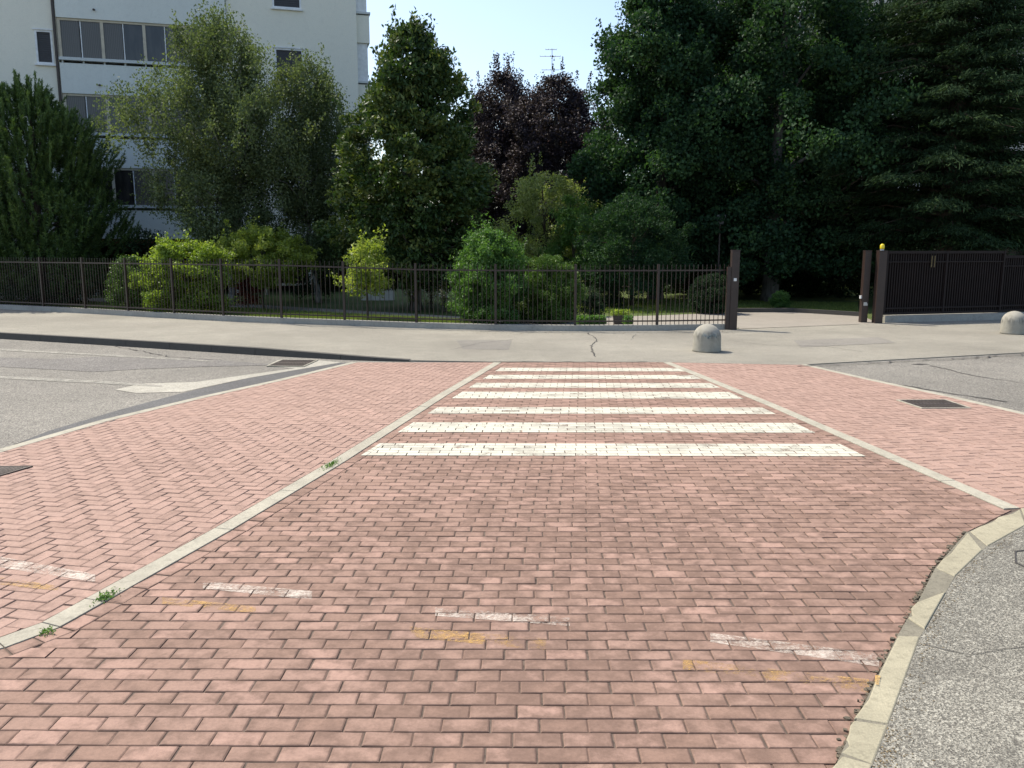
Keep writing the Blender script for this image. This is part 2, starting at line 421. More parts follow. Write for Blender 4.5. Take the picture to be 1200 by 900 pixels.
# ------------------------------------------------------------------ brick paving
A_STRIP_L = [(583, 426), (520, 463), (395, 543), (262, 622), (112, 706), (60, 735), (0, 757), (-90, 783), (-300, 835)]    # centre line of the left strip
A_STRIP_R = [(783, 426.5), (900, 474), (1050, 539), (1190, 600), (1260, 631)]
EDGE_L = [(415, 426), (330, 446), (240, 466), (120, 495), (0, 530), (-140, 570), (-420, 650)]                            # brick meets road
EDGE_R = [(942, 430), (1020, 446), (1110, 465), (1200, 486), (1330, 520), (1600, 590)]
KERB_IN = [(1300, 575), (1200, 598), (1155, 615), (1130, 627), (1093, 668), (1070, 715), (1035, 778), (1006, 838), (976, 905), (940, 990), (900, 1100)]
W = lambda pl, z=0.0: [P(x, y, z) for x, y in pl]
def offset(pl, d):
    out = []
    for i, p in enumerate(pl):
        a = pl[max(0, i - 1)]; b = pl[min(len(pl) - 1, i + 1)]; t = (b - a).normalized(); out.append(p + Vector((-t.y, t.x, 0)) * d)
    return out
SL = W(A_STRIP_L); SR = W(A_STRIP_R); EL = W(EDGE_L); ER = W(EDGE_R); KI = W(KERB_IN)
def pip(poly, x, y):
    ins = np.zeros(len(x), bool); n = len(poly)
    for i in range(n):
        x0, y0 = poly[i]; x1, y1 = poly[(i + 1) % n]
        if y0 == y1: continue
        c = ((y0 > y) != (y1 > y)) & (x < (x1 - x0) * (y - y0) / (y1 - y0) + x0); ins ^= c
    return ins
def clip(subj, quad):
    out = subj
    for i in range(len(quad)):
        a = quad[i]; b = quad[(i + 1) % len(quad)]; nx, ny = -(b[1] - a[1]), b[0] - a[0]
        res = []
        for j in range(len(out)):
            p = out[j]; q = out[(j + 1) % len(out)]
            dp = (p[0] - a[0]) * nx + (p[1] - a[1]) * ny; dq = (q[0] - a[0]) * nx + (q[1] - a[1]) * ny
            if dp >= 0: res.append(p)
            if (dp >= 0) != (dq >= 0):
                t = dp / (dp - dq); res.append((p[0] + (q[0] - p[0]) * t, p[1] + (q[1] - p[1]) * t))
        out = res
        if len(out) < 3: return []
    return out
def area(p): return 0.5 * sum(p[i][0] * p[(i + 1) % len(p)][1] - p[(i + 1) % len(p)][0] * p[i][1] for i in range(len(p)))
ZT = 0.014; ZB = 0.003; G = 0.0028
class Pave:
    def __init__(s): s.v = []; s.f = []; s.uv = []; s.rnd = []; s.polys = []
    def brick(s, org, ang, x0, y0, lx, ly, region, vertical=False):
        ca, sa = math.cos(ang), math.sin(ang)
        def w(a, b): return (org[0] + a * ca - b * sa, org[1] + a * sa + b * ca)
        q = [w(x0 + G, y0 + G), w(x0 + lx - G, y0 + G), w(x0 + lx - G, y0 + ly - G), w(x0 + G, y0 + ly - G)]
        cl = region(q)
        if cl is None: return
        r = random.random(); dz = random.uniform(-0.0015, 0.0015); n0 = len(s.v)
        def uv(p):
            dx, dy = p[0] - org[0], p[1] - org[1]; a = dx * ca + dy * sa - x0; b = -dx * sa + dy * ca - y0
            u, v = a / lx, b / ly
            return (v, u) if ly > lx else (u, v)
        n = len(cl); s.polys.append(cl)
        cx = sum(p[0] for p in cl) / n; cy = sum(p[1] for p in cl) / n
        near = cy < 9
        if near and n == 4:
            bev = 0.0045
            inn = []
            for p in cl:
                dx, dy = cx - p[0], cy - p[1]; l = math.hypot(dx, dy) + 1e-9; k = min(0.3, bev * 1.6 / l); inn.append((p[0] + dx * k, p[1] + dy * k))
            tx, ty = random.gauss(0, .010), random.gauss(0, .012); hz = lambda p: ZT + dz + (p[0] - cx) * tx + (p[1] - cy) * ty
            s.v += [(p[0], p[1], hz(p)) for p in inn] + [(p[0], p[1], hz(p) - 0.0035) for p in cl] + [(p[0], p[1], ZB) for p in cl]
            s.uv += [uv(p) for p in inn] + [uv(p) for p in cl] * 2
            fs = [tuple(range(n))] + [(i + n, (i + 1) % n + n, (i + 1) % n, i) for i in range(n)] + [(i + 2 * n, (i + 1) % n + 2 * n, (i + 1) % n + n, i + n) for i in range(n)]
        else:
            s.v += [(p[0], p[1], ZT + dz) for p in cl] + [(p[0], p[1], ZB) for p in cl]
            s.uv += [uv(p) for p in cl] * 2
            fs = [tuple(range(n))] + [(i + n, (i + 1) % n + n, (i + 1) % n, i) for i in range(n)]
        for f in fs: s.f.append(tuple(k + n0 for k in f)); s.rnd.append(r)
    def build(s, name, mat):
        me = bpy.data.meshes.new(name); me.from_pydata(s.v, [], s.f)
        a = me.attributes.new('rnd', 'FLOAT', 'FACE'); a.data.foreach_set('value', s.rnd)
        b = me.attributes.new('buv', 'FLOAT_VECTOR', 'POINT'); b.data.foreach_set('vector', [c for u in s.uv for c in (u[0], u[1], 0.0)])
        return struct(link_mesh(name, me, mat))
def make_region(poly):
    poly = [(p[0], p[1]) for p in poly]
    if area(poly) < 0: poly = poly[::-1]
    def reg(q):
        qx = np.array([p[0] for p in q]); qy = np.array([p[1] for p in q])
        ins = pip(poly, qx, qy)
        if ins.all(): return q
        c = clip(poly, q)
        if len(c) < 3 or area(c) < 0.0006: return None
        # tidy duplicates
        o = [c[0]]
        for p in c[1:]:
            if abs(p[0] - o[-1][0]) + abs(p[1] - o[-1][1]) > 1e-4: o.append(p)
        return o if len(o) >= 3 else None
    return poly, reg
FARY = P(600, 425.6).y
SW = 0.072                                      # half width of the concrete strips
CW = 0.11                                       # soldier course beside them
nearY = 0.3
Lp = offset(SL, 0)
def side(pl, d): return offset(pl, d)
# direction of travel of SL is far -> near; left-hand normal (-ty, tx) points to +x side? work it out once
def toward(pl, d, right=True):
    o = offset(pl, d)
    mid = len(pl) // 2
    if (o[mid].x > pl[mid].x) != right: o = offset(pl, -d)
    return o
SLr = toward(SL, SW + CW, True); SLs = toward(SL, SW, True); SLl = toward(SL, SW, False)
SRl = toward(SR, SW + CW, False); SRs = toward(SR, SW, False); SRr = toward(SR, SW, True)
def capfar(pl):   # start exactly at the far edge line
    q = [p.copy() for p in pl]; q[0].y = FARY; return q
SLr, SLs, SLl, SRl, SRs, SRr = map(capfar, (SLr, SLs, SLl, SRl, SRs, SRr))
ER[0].y = EL[0].y = FARY
# the right strip ends at the kerb
kend = 1
KIc = KI[3:]
cent = SLr + [Vector((SLr[-1].x, nearY, 0)), Vector((KIc[-1].x, nearY, 0))] + KIc[::-1] + [P(1185, 600)] + [p for p in SRl[::-1] if p.y > P(1180, 602).y]
cpoly, creg = make_region(cent)
# sand bed under all of it
bed = [Vector((EL[0].x, FARY, 0))] + EL[1:] + [Vector((EL[-1].x - 1, nearY, 0)), Vector((KIc[-1].x, nearY, 0))] + KI[::-1] + [P(1600, 615), ER[-1]] + ER[:-1][::-1]
struct(sheet('joint_sand', bed, 0.0080, M['sand']))
YAW = -math.atan(7 / F)
pv = Pave(); org = (0.0, P(640, 536).y)
row = 0
ca, sa = math.cos(YAW), math.sin(YAW)
for r in range(-75, 66):
    y0 = r * 0.1; off = 0.1 * (r % 2) + 0.0079 * r
    for c in range(-62, 40):
        x0 = c * 0.2 + off
        wx = org[0] + x0 * ca - y0 * sa; wy = org[1] + x0 * sa + y0 * ca
        if wy < 0.2 or wy > 14.4 or wx < -7.5 or wx > 7: continue
        jx = random.uniform(-.003, .003)
        pv.brick(org, YAW, x0 + jx, y0, 0.2, 0.1, creg)
central = pv
# soldier courses along the strips
def soldier(outer, inner, pvx):
    for a, b, c, d in zip(outer, outer[1:], inner, inner[1:]):
        L = (b - a).length; n = max(1, int(round(L / 0.2)))
        for i in range(n):
            t0, t1 = i / n, (i + 1) / n
            q = [a.lerp(b, t0), a.lerp(b, t1), c.lerp(d, t1), c.lerp(d, t0)]
            q = [(p.x, p.y) for p in q]
            if area(q) < 0: q = q[::-1]
            if q[0][1] < nearY or min(p[1] for p in q) < 0.3: continue
            cx = sum(p[0] for p in q) / 4; cy = sum(p[1] for p in q) / 4
            q = [(p[0] + (cx - p[0]) * 0.05, p[1] + (cy - p[1]) * 0.05) for p in q]
            e = Vector((q[1][0] - q[0][0], q[1][1] - q[0][1])); ang = math.atan2(e.y, e.x); lx = e.length; ly = Vector((q[2][0] - q[1][0], q[2][1] - q[1][1])).length
            pvx.brick(q[0], ang, 0, 0, lx, ly, lambda _q, q=q: q)
soldier(SLr, SLs, pv)
SRlc = [p for p in SRl if p.y > P(1185, 600).y - 0.05]; SRsc = [p for p in SRs if p.y > P(1185, 600).y - 0.05]
nn = min(len(SRlc), len(SRsc)); soldier(SRlc[:nn], SRsc[:nn], pv)
pv.build('brick_pavement', M['brick'])

def herring(poly, name, org, ang):
    p, reg = make_region(poly); pv = Pave(); ca, sa = math.cos(ang), math.sin(ang)
    xs = [q[0] for q in p]; ys = [q[1] for q in p]
    cx0, cx1, cy0, cy1 = min(xs) - .3, max(xs) + .3, min(ys) - .3, max(ys) + .3
    N = 130
    for i in range(-N, N):
        for j in range(-N, N):
            t = (i - j) % 4
            if t not in (0, 3): continue
            wx = org[0] + i * .1 * ca - j * .1 * sa; wy = org[1] + i * .1 * sa + j * .1 * ca
            if not (cx0 < wx < cx1 and cy0 < wy < cy1): continue
            if t == 0: pv.brick(org, ang, i * .1, j * .1, .2, .1, reg)
            else: pv.brick(org, ang, i * .1, j * .1, .1, .2, reg)
    pv.build(name, M['brick_side']); return pv
dl = (SL[3] - SL[1]); angL = math.atan2(-dl.y, -dl.x)
ELi = toward(EL, 0.06, True); ELi[0].y = FARY
lpoly = SLl + ELi[::-1]
hl = herring(lpoly, 'brick_pavement', (SL[3].x, SL[3].y), angL)
dr = (SR[3] - SR[1]); angR = math.atan2(-dr.y, -dr.x)
ERi = toward(ER, 0.06, False); ERi[0].y = FARY
kr = toward(KI, 0.0, True)
rpoly = [p for p in SRr if p.y > P(1225, 612).y] + [P(1208, 600)] + [P(1300, 577), P(1600, 610)] + ERi[::-1]
hr = herring(rpoly, 'brick_pavement', (SR[2].x, SR[2].y), angR)

def strip_mesh(name, a, b, z0, z1, mat, seg=1.0, rag=0.0):
    mb = MB()
    for p, q, r, s in zip(a, a[1:], b, b[1:]):
        L = (q - p).length; n = max(1, int(round(L / seg)))
        for i in range(n):
            t0, t1 = i / n + 0.003 / L, (i + 1) / n - 0.003 / L
            P0, P1, P2, P3 = p.lerp(q, t0), p.lerp(q, t1), r.lerp(s, t1), r.lerp(s, t0)
            quad = [P0, P1, P2, P3]
            if area([(k.x, k.y) for k in quad]) < 0: quad = quad[::-1]
            dz = random.uniform(-.001, .001)
            mb.hexa([(k.x, k.y, z0) for k in quad], [(k.x, k.y, z1 + dz) for k in quad])
    return struct(mb.build(name, mat, bevel=0.003))
strip_mesh('concrete_strip', toward(capfar(SL), SW - .006, True), toward(capfar(SL), SW - .006, False), 0.002, 0.0165, M['strip'])
SRt = [p for p in capfar(SR) if p.y > 5]; SRt = SRt[:3] + [P(1186, 598)]
strip_mesh('concrete_strip', toward(SRt, SW - .006, True), toward(SRt, SW - .006, False), 0.002, 0.0165, M['strip'])
strip_mesh('concrete_strip', ELi, toward(EL, 0.06, False), 0.002, 0.0165, M['strip'])
strip_mesh('concrete_strip', ERi, toward(ER, 0.05, True), 0.002, 0.0165, M['strip'])

# crossing stripes: paint on the brick tops only, so the joints stay open
LEFT = lambda y: 422 + (y - 536) * (585 - 422) / (433 - 536)
RIGHT = lambda y: 1028 + (y - 543) * (800 - 1028) / (435 - 543)
def paint(polys, quad, z):
    vs = []; fs = []
    if area(quad) < 0: quad = quad[::-1]
    qx = [p[0] for p in quad]; qy = [p[1] for p in quad]; x0, x1, y0, y1 = min(qx), max(qx), min(qy), max(qy)
    for b in polys:
        if max(p[1] for p in b) < y0 or min(p[1] for p in b) > y1 or max(p[0] for p in b) < x0 or min(p[0] for p in b) > x1: continue
        bb = b if area(b) > 0 else b[::-1]
        c = clip(list(bb), quad)
        if len(c) < 3 or abs(area(c)) < 1e-5: continue
        cx = sum(p[0] for p in c) / len(c); cy = sum(p[1] for p in c) / len(c)
        c = [(p[0] + (cx - p[0]) * .012, p[1] + (cy - p[1]) * .012) for p in c]
        n = len(vs); vs += [(p[0], p[1], z) for p in c]; fs.append(tuple(range(n, n + len(c))))
    me = bpy.data.meshes.new('crossing_stripe'); me.from_pydata(vs, [], fs)
    a = me.attributes.new('wear', 'FLOAT', 'FACE')
    a.data.foreach_set('value', [max(0.0, min(1.0, .42 + .14 * math.sin(f.center.x * 2.3 + f.center.y * 5.1) + random.gauss(0, .16))) for f in me.polygons]); return me
rows_px = [(521, 536), (497, 507.6), (478, 487), (461, 468.6), (450, 455.6), (440.6, 445.2), (432.2, 436.2)]
for y0, y1 in rows_px:
    # edges follow the brick courses: slope in the brick frame
    n0 = P(640, y0); n1 = P(640, y1)
    tv = Vector((math.cos(YAW), math.sin(YAW), 0))
    if y1 > 460:
        k0 = round((n0.y - org[1]) / 0.1) * 0.1 + org[1]; k1 = round((n1.y - org[1]) / 0.1) * 0.1 + org[1]
        n0 = Vector((0, k0, 0)); n1 = Vector((0, k1, 0))
    def xing(n, line):          # where a course line meets an end line of the crossing
        a = P(line(430), 430); b = P(line(545), 545); d = b - a
        den = d.x * tv.y - d.y * tv.x; w = n - a; s = (w.x * tv.y - w.y * tv.x) / den
        return a + d * s
    q = [xing(n1, LEFT), xing(n1, RIGHT), xing(n0, RIGHT), xing(n0, LEFT)]
    me = paint(central.polys, [(p.x, p.y) for p in q], ZT + 0.0030)
    struct(link_mesh('crossing_stripe', me, M['white_paint']))
# ghosts of older white and yellow lines
old = [('w', [(0, 655), (112, 676), (112, 685), (0, 668)], 'L'), ('y', [(0, 679), (72, 690), (72, 696), (0, 688)], 'L'),
       ('w', [(238, 684), (366, 696), (366, 706), (238, 693)], 'C'), ('y', [(190, 703), (300, 714), (300, 722), (190, 711)], 'C'),
       ('w', [(510, 715), (668, 727), (668, 737), (510, 725)], 'C'), ('y', [(480, 738), (640, 752), (640, 766), (480, 750)], 'C'),
       ('w', [(832, 745), (1030, 770), (1030, 785), (832, 756)], 'C'), ('y', [(800, 776), (1018, 800), (1018, 816), (800, 788)], 'C')]
for k, q, where in old:
    me = paint(central.polys if where == 'C' else hl.polys, [(P(x, y).x, P(x, y).y) for x, y in q], ZT + 0.0028)
    o = link_mesh('worn_road_marking', me, M['faint_white'] if k == 'w' else M['faint_yellow']); struct(o)

# near right pavement behind its kerb of pale stones
KO = [(1300, 600), (1200, 620), (1172, 632), (1152, 648), (1120, 690), (1096, 742), (1072, 790), (1048, 850), (1026, 905), (990, 1000), (960, 1100)]
KOw = W(KO)
near_poly = [p + Vector((-0.055, 0, 0)) for p in KOw] + [Vector((KOw[-1].x, nearY, 0)), Vector((14, nearY, 0)), Vector((14, P(600, 590).y, 0))]
struct(sheet('near_pavement', [(p.x, p.y) for p in near_poly], 0.030, M['near_asphalt']))
# stones: cut at uneven joints
KIi = [(1300, 579), (1196, 601), (1135, 628), (1132, 629), (1095, 672), (1075, 712), (1062, 733), (1052, 750), (1003, 852), (985, 892), (930, 1010)]
KOo = [(1300, 600), (1202, 620), (1156, 646), (1151, 650), (1118, 682), (1108, 700), (1083, 745), (1078, 752), (1040, 858), (1022, 905), (978, 1030)]
mb = MB()
for i, j in ((0, 1), (1, 2), (3, 4), (5, 6), (7, 8), (8, 9), (9, 10)):
    a, b = P(*KIi[i]), P(*KIi[j]); c, d = P(*KOo[j]), P(*KOo[i])
    s = 0.012; cx = (a + b + c + d) / 4; n = 5
    # chipped inner edge
    inn = []
    for t in range(n + 1):
        p = a.lerp(b, t / n); p = p + (cx - p) * 0.03 + Vector((random.uniform(-.018, .016), random.uniform(-.014, .014), 0)); inn.append(p)
    poly = [(p.x, p.y) for p in inn] + [((c + (cx - c) * .02).x, (c + (cx - c) * .02).y), ((d + (cx - d) * .02).x, (d + (cx - d) * .02).y)]
    if area(poly) < 0: poly = poly[::-1]
    mb.prism(poly, 0.0, 0.036 + random.uniform(-.003, .003))
struct(mb.build('near_kerb', M['kerb'], bevel=0.006))
struct(sheet('kerb_mortar', [(P(*p).x, P(*p).y) for p in KIi + KOo[::-1]], 0.031, M['kerb_fill']))
# crumbled mortar and moss between bricks and stones
mb = MB(); rr = random.Random(3)
for i in range(3, len(KI) - 1):
    a, b = KI[i], KI[i + 1]; L = (b - a).length; n = int(L / 0.02)
    for k in range(n):
        p = a.lerp(b, rr.random()); 
        for q in range(2):
            s = rr.uniform(0.004, 0.018); x = p.x + rr.gauss(0.012, 0.014); y = p.y + rr.gauss(0, 0.015)
            m = rr.randint(4, 6); mb.prism([(x + s * math.cos(w * 6.283 / m + k) * rr.uniform(.6, 1.2), y + s * math.sin(w * 6.283 / m + k) * rr.uniform(.6, 1.2)) for w in range(m)], 0.002, rr.uniform(0.012, 0.026))
struct(mb.build('crumbled_joint', M['dirt']))
mort = [KI[i] for i in range(2, len(KI))] + [P(*p) for p in KIi[::-1][:-2]]
struct(sheet('kerb_bedding', [(p.x, p.y) for p in mort], 0.010, M['dirt']))
struct(sheet('kerb_subbase', [(P(*p).x, P(*p).y) for p in KIi + KOo[::-1]], 0.018, M['near_asphalt']))

struct(sheet('worn_road_marking', [(P(x, y).x, P(x, y).y) for x, y in [(1025, 801), (1031, 802), (1029, 813), (1024, 812)]], 0.0415, M['faint_yellow']))
# road patches
def blob(name, pts, z, mat): return struct(sheet(name, [P(x, y) for x, y in pts], z, mat))
blob('road_patch', [(135, 457), (165, 450), (230, 448), (300, 438), (345, 432), (312, 429), (326, 422), (372, 422.5), (400, 425), (350, 433.2), (290, 443.5), (215, 459.5), (160, 461)], 0.005, M['patch'])
blob('tar_band', [(0, 528), (60, 505), (140, 481), (215, 461), (290, 444), (350, 433.5), (398, 425.8), (414, 425.9), (330, 445), (240, 465), (120, 493), (0, 528)], 0.009, M['tar'])
blob('worn_road_line', [(0, 441), (120, 447), (190, 452), (190, 454), (120, 450), (0, 444)], 0.0070, M['faint_line'])
blob('worn_road_line', [(0, 409), (250, 423), (250, 424.2), (0, 411)], 0.0070, M['faint_line'])
blob('road_repair', [(0, 430), (110, 436), (160, 433), (235, 430), (330, 428), (240, 421), (120, 418), (60, 421), (0, 419)], 0.0045, M['road2'])
# cracks
def crack(pts, w, z, seed):
    rr = random.Random(seed); pl = [P(x, y, z) for x, y in pts]; fine = []
    for a, b in zip(pl, pl[1:]):
        n = max(2, int((b - a).length / 0.12))
        for i in range(n): fine.append(a.lerp(b, i / n) + Vector((rr.gauss(0, .018), rr.gauss(0, .03), 0)))
    fine.append(pl[-1]); mb = MB()
    vs = []; fs = []
    for i, p in enumerate(fine):
        t = (fine[min(i + 1, len(fine) - 1)] - fine[max(0, i - 1)]).normalized(); nn = Vector((-t.y, t.x, 0)) * w * rr.uniform(.4, 1.4)
        vs += [p + nn, p - nn]
    for i in range(len(fine) - 1): fs.append((2 * i, 2 * i + 1, 2 * i + 3, 2 * i + 2))
    mb.add(vs, fs); return struct(mb.build('crack', M['crack']))
crack([(688, 390), (697, 395), (699, 400), (692, 405), (694, 412), (698, 418)], 0.013, ZS + 0.004, 1)
crack([(745, 391), (740, 398)], 0.008, ZS + 0.004, 2)
crack([(935, 429.3), (1060, 422.8), (1200, 415), (1400, 405)], 0.02, ZS + 0.004, 3)
crack([(760, 424), (500, 423.7)], 0.012, ZS + 0.004, 9)
crack([(940, 432), (985, 437), (1030, 446), (1090, 457), (1180, 471)], 0.022, 0.005, 4)
crack([(1090, 428), (1140, 440), (1200, 449)], 0.012, 0.005, 5)
crack([(1200, 640), (1185, 652), (1210, 668)], 0.006, 0.034, 6)
crack([(1085, 756), (1140, 766), (1210, 757)], 0.004, 0.034, 7)
crack([(130, 405), (200, 418), (260, 422)], 0.012, 0.0085, 8)
crack([(20, 520), (60, 510), (110, 500), (150, 488)], 0.018, 0.0135, 10)
blob('gully_cover', [(1067, 427.0), (1078, 426.3), (1089, 427.0), (1078, 427.8)], 0.005, M['crack'])
blob('rusty_sill', [(866, 384), (1006, 379.0), (1006, 381.0), (866, 386.4)], 0.024, M['drive'])

def repair_patch(pts, z, mat, name='pavement_repair'): return struct(sheet(name, [P(x, y, ZS) for x, y in pts], z, M[mat]))  # repaired asphalt, a little darker than the pavement around it
repair_patch([(930, 399), (1030, 395), (1050, 402), (938, 407)], ZS + .004, 'sidewalk2')
repair_patch([(505, 398), (600, 399), (596, 410), (488, 409)], ZS + .004, 'sidewalk2')
crack([(600, 398), (560, 402), (520, 412), (470, 417)], 0.008, ZS + 0.006, 21)
crack([(860, 400), (900, 404), (960, 405), (1010, 412)], 0.006, ZS + 0.006, 22)
def scatter_bits(name, label, line, width, n, zlev, size, mat, seed, bias=1.0):
    rr = np.random.default_rng(seed); pts = [P(x, y, 0) for x, y in line]; C = []
    seg = rr.integers(0, len(pts) - 1, n); t = rr.uniform(0, 1, n); off = np.abs(rr.normal(0, width, n)) * bias
    for i in range(n):
        a, b = pts[seg[i]], pts[seg[i] + 1]; d = (b - a).normalized(); p = a.lerp(b, t[i]); C.append((p.x + d.y * off[i], p.y - d.x * off[i], zlev + .004))
    C = np.array(C); V = leaves(C, rr, size, size * .6, None, 0, fold=.1); V[:, :, 2] = zlev + .0015 + np.abs(V[:, :, 2] - C[:, None, 2]) * .35
    o = quads_mesh(name, V, rr.uniform(0, 1, n), mat, None); return tag(o, label, 'litter', kind='stuff')
LITTER = []
# ------------------------------------------------------------------ drain covers
def grate(name, label, corners, z, bars, group=None, solid=False):
    C = [P(x, y) for x, y in corners]         # near-left, near-right, far-right, far-left
    c0 = sum(C, Vector()) / 4
    root = empty(name, (c0.x, c0.y, z), 0, label, 'drain cover')
    L = [c - c0 for c in C]
    mb = MB(); fr = [0.0, 0.1, 0.9, 1.0]
    def pt(u, v): return (L[0].lerp(L[1], u)).lerp(L[3].lerp(L[2], u), v)
    def slab(u0, u1, v0, v1, z0, z1, m): 
        q = [pt(u0, v0), pt(u1, v0), pt(u1, v1), pt(u0, v1)]
        m.hexa([(p.x, p.y, z0) for p in q], [(p.x, p.y, z1) for p in q])
    b = 0.035 if not solid else 0.06
    slab(0, 1, 0, b, 0, .012, mb); slab(0, 1, 1 - b, 1, 0, .012, mb); slab(0, b, b, 1 - b, 0, .012, mb); slab(1 - b, 1, b, 1 - b, 0, .012, mb)
    mb.build('frame', M['strip'] if not solid else M['iron'], root)
    mp = MB(); slab(b, 1 - b, b, 1 - b, -.004, .002, mp); mp.build('pit', M['black'] if not solid else M['iron'], root)
    mg = MB()
    if solid:
        slab(b + .01, 1 - b - .01, b + .01, 1 - b - .01, .001, .009, mg)
        for i in range(7):
            for j in range(7):
                u = b + .05 + (1 - 2 * b - .1) * (i + .5) / 7; v = b + .05 + (1 - 2 * b - .1) * (j + .5) / 7
                slab(u - .03, u + .03, v - .03, v + .03, .0095, .012, mg)
        mg.build('lid', M['iron'], root)
    else:
        for i in range(bars):
            u = b + (1 - 2 * b) * (i + .5) / bars; w = (1 - 2 * b) / bars * .27
            slab(u - w, u + w, b, 1 - b, 0.003, .011, mg)
        slab(b, 1 - b, .47, .53, 0.0035, .0115, mg)
        mg.build('bars', M['iron'], root)
    return root
grate('drain_grate', 'slatted iron drain grate set in the pink bricks on the right', [(1080, 480.5), (1138, 480), (1108, 470), (1050, 470.5)], 0.0135, 13)
grate('drain_grate', 'dark square iron drain grate beside the left kerb in a pale patch', [(312, 430), (356, 430.5), (373, 422.8), (330, 422.4)], 0.007, 12)
grate('manhole_cover', 'rusty brown iron manhole cover at the left edge of the bricks', [(-45, 566), (0, 560.5), (39, 549), (-8, 549)], 0.0135, 8, solid=True)

# ------------------------------------------------------------------ bollards
def bollard(loc, label, spray):
    root = empty('bollard', loc, 0, label, 'bollard', 'domed concrete bollards on the far pavement')
    mb = MB(); prof = [(0.255, 0.0), (0.268, 0.012), (0.268, 0.03), (0.262, 0.10), (0.258, 0.27)]
    for i in range(1, 10):
        a = i / 10 * math.pi / 2; prof.append((0.258 * math.cos(a), 0.27 + 0.245 * math.sin(a)))
    prof.append((0.01, 0.516))
    mb.lathe(prof, seg=40); mb.build('body', M['bollard'], root, smooth=True)
    if spray:
        mb = MB(); r = 0.2635; vs = []; fs = []
        for i in range(9):
            a = R(-125 + i * 8.0); w = 0.05 + 0.02 * math.sin(i * 2.1)
            for z in (0.285 + 0.03 * math.sin(i * 1.3), 0.285 + w + 0.03 * math.sin(i * 1.3)):
                rr = r if z < 0.27 else 0.2605 * math.sqrt(max(0, 1 - ((z - .27) / .2475) ** 2)) + 0.003
                vs.append((rr * math.cos(a), rr * math.sin(a), z))
        for i in range(8): fs.append((2 * i, 2 * i + 2, 2 * i + 3, 2 * i + 1))
        mb.add(vs, fs); mb.build('spray_mark', M['spray'], root)
b1 = P(828, 411.5, ZS); b2 = P(1187, 391, ZS)
bollard(b1, 'domed concrete bollard with a faded bluish spray mark near the fence end', True)
bollard(b2, 'mossy domed concrete bollard in front of the dark gate at the right edge', False)

# ------------------------------------------------------------------ fence
fence = empty('metal_fence', fence_w[10], 0, 'long brown metal bar fence on a low grey plinth along the garden', 'fence')
off = fence_w[10]
def pf(p): return Vector((p.x - off.x, p.y - off.y, p.z - off.z))
FH = 1.52; TOPR = 1.40; BOTR = 0.22
setb = Vector((0, 0.10, 0))
mb = MB()
for a, b in zip(fence_w, fence_w[1:]):
    t = (b - a).normalized(); n = Vector((-t.y, t.x, 0)); a0, b0 = pf(a), pf(b)
    d = n * 0.2
    mb.hexa([a0 - Vector((0, 0, .02)), b0 - Vector((0, 0, .02)), b0 + d - Vector((0, 0, .02)), a0 + d - Vector((0, 0, .02))],
            [a0 + Vector((0, 0, .13)), b0 + Vector((0, 0, .13)), b0 + d + Vector((0, 0, .13)), a0 + d + Vector((0, 0, .13))])
mb.build('plinth', M['plinth'], fence)
def obox(mb, c, t, n, hl, hn, z0, z1):
    q = [c - t * hl - n * hn, c + t * hl - n * hn, c + t * hl + n * hn, c - t * hl + n * hn]
    mb.hexa([(p.x, p.y, z0) for p in q], [(p.x, p.y, z1) for p in q])
def bars_panel(a, b, base, parent, mat, sp=0.112, top=FH, topr=TOPR, botr=BOTR, name='bar_panel'):
    t = (b - a); t.z = 0; L = t.length; t.normalize(); n = Vector((-t.y, t.x, 0)); m = MB(); N = max(1, int(round(L / sp)))
    for i in range(1, N):
        c = a.lerp(b, i / N); z = c.z + base
        obox(m, c, t, n, 0.0062, 0.0062, z + 0.10, z + top)
        # pointed tip
        q = [c - t * .0062 - n * .0062, c + t * .0062 - n * .0062, c + t * .0062 + n * .0062, c - t * .0062 + n * .0062]
        k = len(m.v); m.v += [(p.x, p.y, z + top) for p in q] + [(c.x, c.y, z + top + .03)]; m.f += [(k, k + 1, k + 4), (k + 1, k + 2, k + 4), (k + 2, k + 3, k + 4), (k + 3, k, k + 4)]; m.m += [0] * 4
    for h in (topr, botr):
        q0 = [a - n * .018, b - n * .018, b + n * .018, a + n * .018]
        m.hexa([(p.x, p.y, p.z + base + h - .016) for p in q0], [(p.x, p.y, p.z + base + h + .016) for p in q0])
    return m.build(name, mat, parent)
cl = []
for i, p in enumerate(fence_w):
    a = fence_w[max(0, i - 1)]; b = fence_w[min(len(fence_w) - 1, i + 1)]; t = (b - a).normalized(); cl.append(pf(p + Vector((-t.y, t.x, 0)) * 0.1))
base = 0.0
for i in range(2, len(cl) - 1):
    bars_panel(cl[i], cl[i + 1], base, fence, M['fence'])
for i in range(2, len(cl) - 1):
    m = MB(); t = (cl[i + 1] - cl[i]).normalized(); n = Vector((-t.y, t.x, 0))
    obox(m, cl[i], t, n, 0.027, 0.027, cl[i].z + 0.1, cl[i].z + FH + 0.03); m.build('post', M['fence'], fence)

